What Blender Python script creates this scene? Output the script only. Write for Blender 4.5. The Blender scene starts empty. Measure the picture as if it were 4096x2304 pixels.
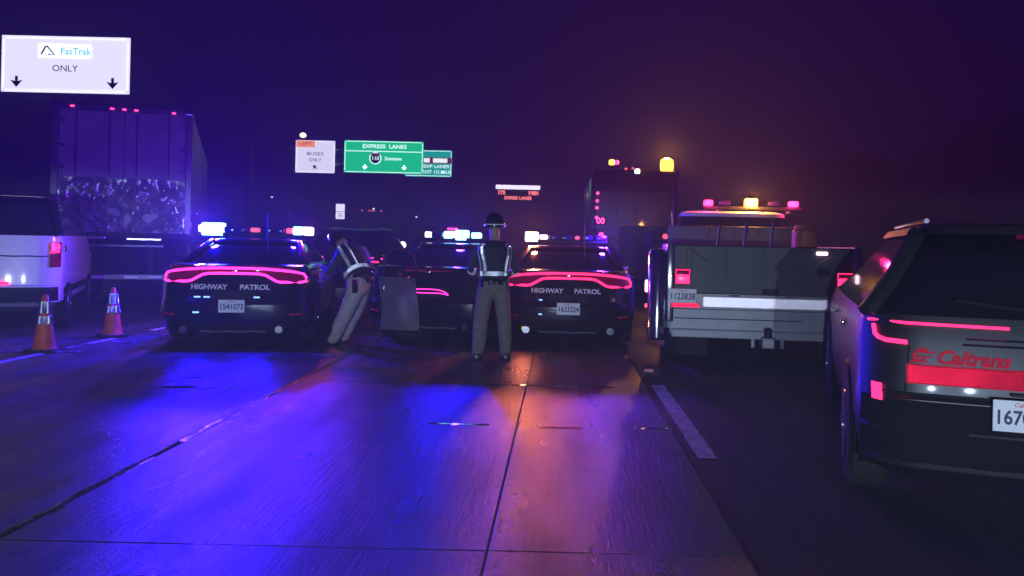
import bpy, bmesh, math, random
from mathutils import Vector, Matrix
random.seed(7)
R = math.radians
sc = bpy.context.scene
C = sc.collection

# ------------------------------------------------------------------ camera
cam = bpy.data.cameras.new('camera'); co = bpy.data.objects.new('camera', cam); C.objects.link(co)
cam.sensor_width = 36.0
cam.lens = 36.0 * 3200 / 4096
cam.shift_x = -192 / 4096
cam.shift_y = -174 / 4096
cam.clip_end = 2000; cam.clip_start = 0.05
co.location = (0, 0, 1.5)
co.rotation_euler = (Matrix.Rotation(R(90), 3, 'X') @ Matrix.Rotation(R(1.3), 3, 'Z')).to_euler()
sc.camera = co
# ------------------------------------------------------------------ night sky
w = bpy.data.worlds.new('World'); sc.world = w; w.use_nodes = True
bg = w.node_tree.nodes['Background']
bg.inputs['Color'].default_value = (0.13, 0.006, 1.0, 1)
bg.inputs['Strength'].default_value = 0.044
sc.view_settings.view_transform = 'Standard'; sc.view_settings.look = 'None'
sc.view_settings.exposure = 0; sc.view_settings.gamma = 1
sc.cycles.use_denoising = True
sc.cycles.max_bounces = 6; sc.cycles.volume_bounces = 0
sc.cycles.sample_clamp_indirect = 4

HAZE = 0.0075
HEAD = 1700

# ------------------------------------------------------------------ materials
MATS = {}
def mat(name, col, rough=0.5, metal=0.0, var=0.15, scale=6.0, bump=0.0, coat=0.0, emit=None, es=0.0, spec=0.5, bscale=None):
    if name in MATS: return MATS[name]
    m = bpy.data.materials.new(name); m.use_nodes = True
    nt = m.node_tree; p = nt.nodes['Principled BSDF']
    tc = nt.nodes.new('ShaderNodeTexCoord')
    nz = nt.nodes.new('ShaderNodeTexNoise'); nz.inputs['Scale'].default_value = scale; nz.inputs['Detail'].default_value = 6
    nt.links.new(tc.outputs['Object'], nz.inputs['Vector'])
    rp = nt.nodes.new('ShaderNodeValToRGB')
    a = [max(0, c * (1 - var)) for c in col]; b = [min(1, c * (1 + var)) for c in col]
    rp.color_ramp.elements[0].position = 0.3; rp.color_ramp.elements[1].position = 0.7
    rp.color_ramp.elements[0].color = (*a, 1); rp.color_ramp.elements[1].color = (*b, 1)
    nt.links.new(nz.outputs['Fac'], rp.inputs['Fac']); nt.links.new(rp.outputs['Color'], p.inputs['Base Color'])
    p.inputs['Roughness'].default_value = rough; p.inputs['Metallic'].default_value = metal
    p.inputs['Specular IOR Level'].default_value = spec
    if coat: p.inputs['Coat Weight'].default_value = coat; p.inputs['Coat Roughness'].default_value = 0.05
    if rough > 0.1:
        mr = nt.nodes.new('ShaderNodeMapRange'); mr.inputs['To Min'].default_value = rough * 0.8; mr.inputs['To Max'].default_value = min(1, rough * 1.25)
        nt.links.new(nz.outputs['Fac'], mr.inputs['Value']); nt.links.new(mr.outputs['Result'], p.inputs['Roughness'])
    if bump:
        n2 = nt.nodes.new('ShaderNodeTexNoise'); n2.inputs['Scale'].default_value = bscale or scale * 4; n2.inputs['Detail'].default_value = 4
        nt.links.new(tc.outputs['Object'], n2.inputs['Vector'])
        bp = nt.nodes.new('ShaderNodeBump'); bp.inputs['Strength'].default_value = bump; bp.inputs['Distance'].default_value = 0.02
        nt.links.new(n2.outputs['Fac'], bp.inputs['Height']); nt.links.new(bp.outputs['Normal'], p.inputs['Normal'])
    if emit:
        p.inputs['Emission Color'].default_value = (*emit, 1); p.inputs['Emission Strength'].default_value = es
    MATS[name] = m
    return m

black = mat('black_paint', (0.012, 0.012, 0.016), 0.16, coat=0.6, var=0.2, scale=3)
white = mat('white_paint', (0.72, 0.72, 0.72), 0.3, coat=0.3, var=0.06, scale=4)
greyp = mat('dark_grey_paint', (0.013, 0.014, 0.017), 0.42, coat=0.12, scale=3)
glass = mat('tinted_glass', (0.008, 0.008, 0.012), 0.06, coat=0.2, var=0.1)
trim = mat('black_plastic', (0.012, 0.012, 0.014), 0.55, bump=0.1, scale=20, spec=.25)
rubber = mat('tyre_rubber', (0.015, 0.015, 0.015), 0.75, bump=0.3, scale=30)
chrome = mat('chrome', (0.7, 0.7, 0.72), 0.12, metal=1.0, var=0.05)
alloy = mat('alloy', (0.35, 0.35, 0.37), 0.3, metal=1.0)
plate_m = mat('plate_white', (0.85, 0.86, 0.85), 0.4, var=0.04, scale=20)
ink = mat('plate_ink', (0.01, 0.015, 0.06), 0.5)
refl_w = mat('reflective_white', (0.92, 0.92, 0.92), 0.35, var=0.03)
refl_r = mat('reflective_red', (0.85, 0.015, 0.05), 0.45, var=0.08, scale=12, spec=.05)
red_ink = mat('red_lettering', (0.75, 0.012, 0.04), 0.45, spec=.05)
steel = mat('galvanised_steel', (0.22, 0.22, 0.23), 0.45, metal=0.7, scale=8)
tail_mag = mat('tail_light_magenta', (0.4, 0.0, 0.05), 0.25, emit=(1.0, 0.03, 0.40), es=3.6)
tail_red = mat('tail_light_red', (0.4, 0.0, 0.02), 0.25, emit=(1.0, 0.02, 0.12), es=3.4)
tail_lens = mat('tail_lens', (0.07, 0.0, 0.012), 0.12, coat=0.5, emit=(1.0, 0.0, 0.20), es=0.07)
lamp_blue = mat('lamp_blue', (0.2, 0.5, 0.8), 0.2, emit=(0.35, 0.95, 1.0), es=4.0)
lamp_cyan = mat('lamp_cyan', (0.2, 0.5, 0.8), 0.2, emit=(0.42, 1.0, 0.92), es=3.0)
lamp_pink = mat('lamp_pink', (0.7, 0.2, 0.4), 0.2, emit=(1.0, 0.62, 0.75), es=3.0)
lamp_dred = mat('lamp_dim_red', (0.5, 0.02, 0.05), 0.2, emit=(1.0, 0.12, 0.22), es=1.2)
lamp_red = mat('lamp_red', (0.6, 0.05, 0.15), 0.2, emit=(1.0, 0.05, 0.28), es=3.0)
lamp_amber = mat('lamp_amber', (0.8, 0.5, 0.1), 0.2, emit=(1.0, 0.50, 0.05), es=4.0)
lamp_warm = mat('lamp_warm_white', (0.8, 0.7, 0.5), 0.2, emit=(1.0, 0.72, 0.40), es=4.0)
lamp_white = mat('lamp_white', (0.8, 0.8, 0.8), 0.2, emit=(0.85, 0.9, 1.0), es=3.0)
lamp_off = mat('lamp_dark_lens', (0.03, 0.01, 0.10), 0.1, coat=0.5)

# ------------------------------------------------------------------ helpers
def link(o, parent=None):
    C.objects.link(o)
    if parent: o.parent = parent
    return o
def obj(name, bm, m, parent=None, smooth=False):
    me = bpy.data.meshes.new(name)
    bmesh.ops.recalc_face_normals(bm, faces=bm.faces)
    bm.to_mesh(me); bm.free()
    for x in (m if isinstance(m, (list, tuple)) else [m]): me.materials.append(x)
    if smooth:
        for f in me.polygons: f.use_smooth = True
        if hasattr(me, 'set_sharp_from_angle'): me.set_sharp_from_angle(angle=R(38))
    return link(bpy.data.objects.new(name, me), parent)
def thing(name, label, cat, loc=(0, 0, 0), rz=0, group=None):
    o = bpy.data.objects.new(name, None); C.objects.link(o)
    o.location = loc; o.rotation_euler = (0, 0, rz); o.empty_display_size = 0.3
    return tag(o, label, cat, group)
def tag(o, label, cat, group=None):
    o['label'] = label; o['category'] = cat
    if group: o['group'] = group
    return o
def struct(o, kind='structure'):
    o['kind'] = kind; return o
def box(c, s, bev=0.0, rot=None, bm=None, seg=2):
    b = bmesh.new()
    bmesh.ops.create_cube(b, size=1)
    bmesh.ops.scale(b, vec=s, verts=b.verts)
    if bev: bmesh.ops.bevel(b, geom=list(b.edges), offset=bev, segments=seg, profile=0.6, affect='EDGES')
    M = Matrix.Translation(c)
    if rot: M = M @ rot.to_4x4()
    bmesh.ops.transform(b, matrix=M, verts=b.verts)
    return join(bm, b)
def join(bm, b):
    if bm is None: return b
    me = bpy.data.meshes.new('t'); b.to_mesh(me); b.free(); bm.from_mesh(me); bpy.data.meshes.remove(me)
    return bm
def tube(pts, r, n=8, bm=None, closed=False, flat=1.0):
    b = bmesh.new(); pts = [Vector(p) for p in pts]; rings = []
    N = len(pts); up = Vector((0, 0, 1))
    for i, p in enumerate(pts):
        a = pts[(i - 1) % N] if (closed or i > 0) else p
        c = pts[(i + 1) % N] if (closed or i < N - 1) else p
        d = (c - a).normalized()
        ref = up if abs(d.z) < 0.9 else Vector((0, 1, 0))
        s = d.cross(ref).normalized(); t = s.cross(d)
        rr = r[i] if isinstance(r, (list, tuple)) else r
        rings.append([b.verts.new(p + s * math.cos(k * 2 * math.pi / n) * rr + t * math.sin(k * 2 * math.pi / n) * rr * flat) for k in range(n)])
    for i in range(N if closed else N - 1):
        A, B = rings[i], rings[(i + 1) % N]
        for k in range(n): b.faces.new((A[k], A[(k + 1) % n], B[(k + 1) % n], B[k]))
    if not closed:
        b.faces.new(rings[0][::-1]); b.faces.new(rings[-1])
    return join(bm, b)
def lathe(prof, n=24, axis='Z', c=(0, 0, 0), bm=None):
    b = bmesh.new(); rings = []
    for r, h in prof:
        ring = []
        for k in range(n):
            a = 2 * math.pi * k / n
            x, y = r * math.cos(a), r * math.sin(a)
            v = (x, y, h) if axis == 'Z' else ((h, x, y) if axis == 'X' else (x, h, y))
            ring.append(b.verts.new(Vector(v) + Vector(c)))
        rings.append(ring)
    for A, B in zip(rings, rings[1:]):
        for k in range(n): b.faces.new((A[k], A[(k + 1) % n], B[(k + 1) % n], B[k]))
    b.faces.new(rings[0]); b.faces.new(rings[-1][::-1])
    return join(bm, b)
def text(name, s, size, m, parent, loc, rot=(R(90), 0, 0), shear=0, ext=0.003, width=None, align='CENTER', bold=0.0, on=None):
    cu = bpy.data.curves.new(name, 'FONT'); cu.body = s; cu.size = size; cu.extrude = ext; cu.shear = shear; cu.offset = bold
    cu.align_x = align; cu.align_y = 'CENTER'; cu.resolution_u = 3
    o = bpy.data.objects.new(name, cu); C.objects.link(o)
    dg = bpy.context.evaluated_depsgraph_get(); dg.update()
    me = bpy.data.meshes.new_from_object(o.evaluated_get(dg)); bpy.data.objects.remove(o); bpy.data.curves.remove(cu)
    if width:
        xs = [v.co.x for v in me.vertices]; k = width / (max(xs) - min(xs))
        for v in me.vertices: v.co.x *= k
    if on:
        for v in me.vertices: v.co.z -= on.rear(loc[0] + v.co.x, loc[2] + v.co.y) - .004 - loc[1]
    me.materials.clear(); me.materials.append(m); me.name = name
    t = link(bpy.data.objects.new(name, me), parent); t.location = loc; t.rotation_euler = rot
    return t
def light(name, loc, color, power, radius=0.08, parent=None, kind='POINT'):
    l = bpy.data.lights.new(name, kind)
    if kind == 'SPOT': l.spot_size = R(172); l.spot_blend = .35
    l.color = color; l.energy = power; l.shadow_soft_size = radius
    o = link(bpy.data.objects.new(name, l), parent); o.location = loc; o.rotation_euler = (R(-84), 0, 0)
    return o

retro_w = mat('retro_sheet_white', (.97, .97, .97), .19, metal=1.0, var=.02)
retro_p = mat('retro_sheet_pale', (.98, .93, .93), .19, metal=1.0, var=.03)
retro_r = mat('retro_sheet_red', (.97, .22, .34), .19, metal=1.0, var=.05)
def retro(P, U, V, cell):
    """corner-cube sheeting: P(u, v, h) maps the flat sheet (u along, v across, h out of it) into the scene"""
    b = bmesh.new(); vs = {}
    e = (Vector((1, 0, 0)), Vector((0, 1, 0)), Vector((0, 0, 1)))
    a1 = Vector((1, -1, 0)).normalized(); a2 = Vector((1, 1, -2)).normalized(); a3 = Vector((1, 1, 1)).normalized()
    n = int(max(U, V) / cell) + 2
    def vert(q):
        k = (round(q.x), round(q.y), round(q.z))
        if k not in vs: vs[k] = b.verts.new(P(q.dot(a1) * cell, q.dot(a2) * cell, q.dot(a3) * cell - cell * .6))
        return vs[k]
    for i in range(-n, n + 1):
        for j in range(-n, n + 1):
            p = Vector((i, j, -i - j)); u = p.dot(a1) * cell; v = p.dot(a2) * cell
            if abs(u) > U / 2 - cell * .5 or abs(v) > V / 2 - cell * .5: continue
            for c_, d_ in ((0, 1), (1, 2), (2, 0)):
                b.faces.new((vert(p), vert(p + e[c_]), vert(p + e[c_] + e[d_]), vert(p + e[d_])))
    return b
# ------------------------------------------------------------------ stacked-outline vehicle bodies
class Shell:
    """plan outlines stacked by height; levels are (z, rear_y, front_y, half_width)"""
    def __init__(s, levels, bow=0.10, cr=0.22, fbow=0.35, fcr=0.4):
        s.L = levels; s.bow = bow; s.cr = cr; s.fbow = fbow; s.fcr = fcr
    def at(s, z):
        L = s.L
        if z <= L[0][0]: return L[0][1:]
        for a, b in zip(L, L[1:]):
            if a[0] <= z <= b[0]:
                t = (z - a[0]) / max(1e-6, b[0] - a[0])
                return tuple(p + (q - p) * t for p, q in zip(a[1:], b[1:]))
        return L[-1][1:]
    def curve(s, t, bow, cr): return bow * t * t + cr * (max(0, (abs(t) - 0.78) / 0.22)) ** 2.2
    def rear(s, x, z):
        yr, yf, hw = s.at(z); t = max(-1, min(1, x / hw))
        return yr + s.curve(t, s.bow, s.cr)
    def build(s, cap=True):
        b = bmesh.new(); rings = []
        ts = [-1, -.985, -.95, -.9, -.82, -.7, -.5, -.25, 0, .25, .5, .7, .82, .9, .95, .985, 1]
        for z, yr, yf, hw in s.L:
            pts = [(t * hw, yr + s.curve(t, s.bow, s.cr)) for t in ts]
            y0 = yr + s.bow + s.cr; y1 = yf - s.fbow - s.fcr
            for k in range(1, 12):
                q = k / 12; pts.append((hw * (1 + 0.012 * math.sin(q * math.pi)), y0 + (y1 - y0) * q))
            pts += [(t * hw, yf - s.curve(t, s.fbow, s.fcr)) for t in ts[::-1]]
            for k in range(1, 12):
                q = 1 - k / 12; pts.append((-hw * (1 + 0.012 * math.sin(q * math.pi)), y0 + (y1 - y0) * q))
            rings.append([b.verts.new((x, y, z)) for x, y in pts])
        n = len(rings[0])
        for A, B in zip(rings, rings[1:]):
            for k in range(n): b.faces.new((A[k], A[(k + 1) % n], B[(k + 1) % n], B[k]))
        b.faces.new(rings[0][::-1]); b.faces.new(rings[-1])
        return b
    def side_patch(s, sx, y0, y1, z0, z1, off=0.006):
        b = bmesh.new(); g = []
        for j in range(9):
            z = z0 + (z1 - z0) * j / 8; row = []
            for i in range(9):
                y = y0 + (y1 - y0) * i / 8; yr, yf, hw = s.at(z)
                a = yr + s.bow + s.cr; e = yf - s.fbow - s.fcr; q = max(0, min(1, (y - a) / (e - a)))
                row.append(b.verts.new((sx * (hw * (1 + 0.012 * math.sin(q * math.pi)) + off), y, z)))
            g.append(row)
        for A, B in zip(g, g[1:]):
            for i in range(8): b.faces.new((A[i], A[i + 1], B[i + 1], B[i]))
        bmesh.ops.solidify(b, geom=list(b.faces), thickness=0.004)
        return b
    def strip(s, pts, r, off=0.012, n=8, closed=True, flat=1.0, bm=None):
        return tube([(x, s.rear(x, z) - off, z) for x, z in pts], r, n, bm, closed, flat)
    def patch(s, outline_fn, x0, x1, nx=40, off=0.004):
        """a sheet on the rear face between outline_fn(x) -> (zlow, zhigh)"""
        b = bmesh.new(); nz = 7; G = []
        for i in range(nx + 1):
            x = x0 + (x1 - x0) * i / nx; a, c = outline_fn(x)
            G.append([b.verts.new((x, s.rear(x, a + (c - a) * k / nz) - off, a + (c - a) * k / nz)) for k in range(nz + 1)])
        for A, B in zip(G, G[1:]):
            for k in range(nz): b.faces.new((A[k], B[k], B[k + 1], A[k + 1]))
        return b

def wheel(parent, x, y, r=0.35, wd=0.24, sx=1):
    t = 0.06
    prof = [(r * 0.62, -wd / 2), (r * 0.9, -wd / 2), (r, -wd / 2 + 0.04), (r, wd / 2 - 0.04), (r * 0.9, wd / 2), (r * 0.62, wd / 2)]
    o = obj('wheel', lathe(prof, 28, 'X', (x, y, r)), rubber, parent, True)
    b = lathe([(r * 0.6, -0.03), (r * 0.66, 0.0), (r * 0.6, 0.03)], 24, 'X', (x + sx * (wd / 2 - 0.02), y, r))
    for k in range(5):
        a = 2 * math.pi * k / 5
        d = Vector((0, math.cos(a), math.sin(a)))
        c = Vector((x + sx * (wd / 2 - 0.0), y, r)) + d * r * 0.3
        box(c, (0.03, r * 0.6, 0.06), 0.008, Matrix.Rotation(a, 3, 'X'), b)
    lathe([(0.05, -0.02), (0.05, 0.03)], 12, 'X', (x + sx * (wd / 2), y, r), b)
    obj('rim', b, alloy, o, True)
    return o
def arch(parent, sh, x, y, r):
    hw = abs(x); sx = 1 if x > 0 else -1
    b = lathe([(r + 0.06, -0.02), (r + 0.075, 0.0), (r + 0.06, 0.006)], 28, 'X', (sx * (hw + 0.012), y, r - 0.01))
    for v in b.verts: v.co.z = max(v.co.z, 0.2)
    return obj('wheel_arch', b, trim, parent, True)
def plate(parent, x, y, z, s, wd=0.33, ht=0.17, fs=0.105, rz=0):
    p = obj('license_plate', box((0, 0, 0), (wd, 0.012, ht), 0.004), plate_m, parent); p.location = (x, y, z); p.rotation_euler = (0, 0, rz)
    text('lettering', s, fs, ink, p, (0, -0.0075, -0.01), ext=0.001, width=wd * 0.86, bold=0.002)
    text('lettering', 'California', 0.03, red_ink, p, (0, -0.0075, ht * 0.36), ext=0.001, shear=0.2)
    return p

SEDAN = [(.20, .20, 4.85, .84), (.27, .07, 4.98, .92), (.42, .0, 5.05, .955), (.60, .0, 5.05, .965), (.64, .045, 5.04, .965),
         (.70, .06, 5.03, .968), (.85, .085, 4.98, .965), (.98, .11, 4.85, .95), (1.06, .125, 4.5, .915), (1.105, .09, 4.1, .88), (1.125, .13, 3.9, .85)]
RING = [(0, 1.085), (.2, 1.085), (.4, 1.078), (.6, 1.062), (.78, 1.04), (.875, 1.012), (.905, .965), (.905, .915), (.86, .903), (.60, .903),
        (.54, .915), (.47, .955), (.40, .995), (.32, 1.012), (.16, 1.016)]
def ring_pts(): return RING + [(0, 1.016)] + [(-x, z) for x, z in RING[:0:-1]]
def ring_band(x):
    a = abs(x); top = [p for p in RING[:8]]; bot = [(0, 1.016)] + RING[8:][::-1]
    def it(P):
        P = sorted(P)
        for p, q in zip(P, P[1:]):
            if p[0] <= a <= q[0]: return p[1] + (q[1] - p[1]) * (a - p[0]) / max(1e-6, q[0] - p[0])
        return P[-1][1]
    return it(bot), it(top)

def sedan(label, loc, rz, plate_txt, group, mode='full', lamps=()):
    t = thing('patrol_car', label, 'patrol car', loc, rz, group)
    sh = Shell(SEDAN)
    obj('body', sh.build(), black, t, True)
    gh = Shell([(1.115, .72, 3.75, .80), (1.22, .98, 3.4, .755), (1.34, 1.3, 3.1, .69), (1.435, 1.6, 2.85, .62)], bow=.10, cr=.10, fbow=.15, fcr=.1)
    obj('cabin_glass', gh.build(), glass, t, True)
    rf = Shell([(1.43, 1.52, 2.95, .635), (1.465, 1.56, 2.9, .62), (1.485, 1.75, 2.75, .52)], bow=.08, cr=.08, fbow=.1, fcr=.08)
    obj('roof', rf.build(), black, t, True)
    for sx in (-1, 1):
        obj('pillar', tube([(sx * .80, .92, 1.11), (sx * .745, 1.2, 1.27), (sx * .625, 1.68, 1.45)], [.075, .06, .05], 8, flat=.5), black, t, True)
        obj('pillar', tube([(sx * .80, 3.6, 1.11), (sx * .62, 2.8, 1.44)], .04, 8), black, t, True)
        for y0, y1 in ((1.42, 2.42), (2.46, 3.52)):
            d = obj('door', sh.side_patch(sx, y0, y1, .30, .98), white, t, True)
            obj('handle', box((sx * .995, y0 + .2, .86), (.035, .2, .035), .01), chrome, d, True)
        wheel(t, sx * .86, 1.05, sx=sx); wheel(t, sx * .86, 4.05, sx=sx)
        arch(t, sh, sx * .955, 1.05, .35); arch(t, sh, sx * .955, 4.05, .35)
        m = obj('mirror', box((sx * 1.04, 3.35, 1.08), (.2, .12, .13), .04), black, t, True)
        obj('mirror_glass', box((sx * 1.04, 3.285, 1.08), (.15, .008, .09), .003), chrome, m)
        obj('exhaust_pipe', lathe([(.04, -.06), (.05, -.06), (.05, .1), (.04, .1)], 16, 'Y', (sx * .6, .05, .275)), chrome, t, True)
        obj('reflector', sh.strip([(sx * .72, .47), (sx * .86, .475)], .014, .006, closed=False), refl_r, t)
    # bumper diffuser and seams
    obj('diffuser', sh.patch(lambda x: (.235, .36), -.68, .68, 30, .006), trim, t)
    obj('chrome_strip', sh.strip([(-.42 + .84 * i / 16, .235 + .006 * math.cos(i)) for i in range(17)], .016, .016, closed=False), steel, t, True)
    obj('bumper_seam', sh.strip([(-.93 + 1.86 * i / 24, .635) for i in range(25)], .008, .0, closed=False), trim, t)
    for sx in (-1, 1): obj('trunk_seam', sh.strip([(sx * .58, .66), (sx * .56, .88)], .006, .0, closed=False), trim, t)
    obj('spoiler', sh.strip([(-.82 + 1.64 * i / 24, 1.112) for i in range(25)], .02, .005, closed=False, flat=.5), black, t, True)
    rec = obj('plate_recess', sh.patch(lambda x: (.665, .785) if abs(x) < .25 else (.665, .77), -.28, .28, 10, .003), trim, t)
    if mode == 'full':
        tl = obj('tail_light', sh.strip(ring_pts(), .017, .018), tail_mag if 'left' in lamps else tail_red, t, True)
        obj('lens', sh.patch(ring_band, -.9, .9, 60, .006), tail_lens, tl)
        for sx in (-1, 1):
            obj('inner_light', sh.strip([(sx * .84, .935), (sx * .62, .937)], .007, .016, closed=False), tail_lens, tl)
        y = sh.rear(.3, .82) - .012
        text('lettering', 'HIGHWAY', .094, refl_w, t, (-.31, sh.rear(.3, .83) - .004, .83), width=.46, bold=.003, on=sh)
        text('lettering', 'PATROL', .094, refl_w, t, (.27, sh.rear(.3, .83) - .004, .83), width=.38, bold=.003, on=sh)
        plate(t, 0, sh.rear(0.17, .60) - .022, .585, plate_txt)
    else:
        el = [(.33 * math.cos(a), .775 + .028 * math.sin(a) - .05 * (abs(math.cos(a)) ** 4) * (0.2 if math.cos(a) < 0 else 1)) for a in [k * 2 * math.pi / 40 for k in range(40)]]
        obj('tail_light', sh.strip(el, .007, .012), tail_mag, t, True)
        obj('tail_light', sh.strip([(-.42, .90), (-.34, .925), (-.28, .97)], .007, .012, closed=False), tail_mag, t, True)
        # loose white panel hanging on the left of the rear
        b = bmesh.new(); g = []
        for j in range(15):
            row = []
            for i in range(11):
                u = i / 10; v = j / 14; z = .17 + .80 * v
                x = -.66 + u * (.60 - .04 * v) - .07 * v * v + .045 * math.sin(v * 3) * (1 - .5 * u)
                y = -.06 - .035 * math.sin(u * 3.1) + .02 * math.sin(u * 9 + v * 4) * v + (.55 * max(0, v - .66) ** 1.5) - .02 * math.exp(-((u - .5) ** 2 + (v - .5) ** 2 / 2) * 30)
                row.append(b.verts.new((x, y, z)))
            g.append(row)
        for A, B in zip(g, g[1:]):
            for i in range(10): b.faces.new((A[i], A[i + 1], B[i + 1], B[i]))
        bmesh.ops.solidify(b, geom=list(b.faces), thickness=.012)
        p = obj('loose_panel', b, mat('panel_grey', (.24, .23, .26), .4, var=.2, scale=3), t, True); p['label'] = 'dented pale panel hanging at the rear left corner'
        obj('emblem', tube([(-.36 + .035 * math.cos(a), -.105, .60 + .12 * math.sin(a)) for a in [k * math.pi / 8 for k in range(16)]], .006, 6, closed=True), steel, p, True)
        obj('bracket', box((-.4, .0, .5), (.3, .10, .06), .01), trim, p)
        obj('handle', box((-.60, -.085, .80), (.035, .03, .13), .01), chrome, p, True)
        obj('sill_trim', tube([(-.65, -.075, .19), (-.36, -.105, .185), (-.06, -.075, .19)], .018, 8), trim, p, True)
        obj('crease', tube([(-.655, -.072, .70), (-.36, -.108, .69), (-.10, -.078, .70)], .007, 6), p.data.materials[0], p, True)
        obj('window_frame', tube([(-.66, .05, .97), (-.62, .06, 1.2), (-.5, .08, 1.33), (-.22, .08, 1.30), (-.12, .05, .97)], .016, 8), trim, p, True)
    obj('antenna', tube([(.25, 1.2, 1.28), (.25, 1.1, 1.85)], .006, 6), trim, t)
    obj('trunk_badge', box((.0, sh.rear(0, 1.05) - .008, 1.05), (.07, .012, .03), .008), chrome, t, True)
    # roof light bar
    lb = obj('light_bar', box((0, 2.2, 1.55), (1.34, .30, .05), .02), trim, t, True)
    for sx in (-1, 1): obj('bracket', box((sx * .55, 2.2, 1.505), (.05, .2, .06), .005), trim, lb)
    cells = [-.6, -.45, -.3, -.15, 0, .15, .3, .45, .6]
    used = {}
    for x, m_, wd, ht in LB[mode if mode != 'full' else ('left' if 'left' in lamps else 'right')]:
        obj('lamp', box((x, 2.16, 1.62), (wd, .24, ht), .025), m_, lb, True)
    return t, sh

LB = {'left': [(-.72, lamp_blue, .32, .20), (-.47, lamp_off, .16, .09), (-.30, lamp_off, .14, .09), (-.10, lamp_dred, .12, .07), (.08, lamp_off, .18, .09), (.27, lamp_off, .16, .09), (.43, lamp_dred, .10, .09), (.56, lamp_cyan, .15, .14), (.71, lamp_pink, .15, .14)],
      'right': [(-.62, lamp_warm, .22, .17), (-.42, lamp_pink, .14, .08), (-.25, lamp_off, .16, .08), (-.05, lamp_off, .2, .08), (.15, lamp_dred, .08, .06), (.33, lamp_off, .16, .08), (.55, lamp_off, .2, .08)],
      'mid': [(-.60, lamp_white, .07, .10), (-.42, lamp_off, .2, .08), (-.22, lamp_cyan, .16, .13), (0, lamp_cyan, .2, .18), (.25, lamp_blue, .14, .10), (.5, lamp_off, .25, .08)]}

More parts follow.
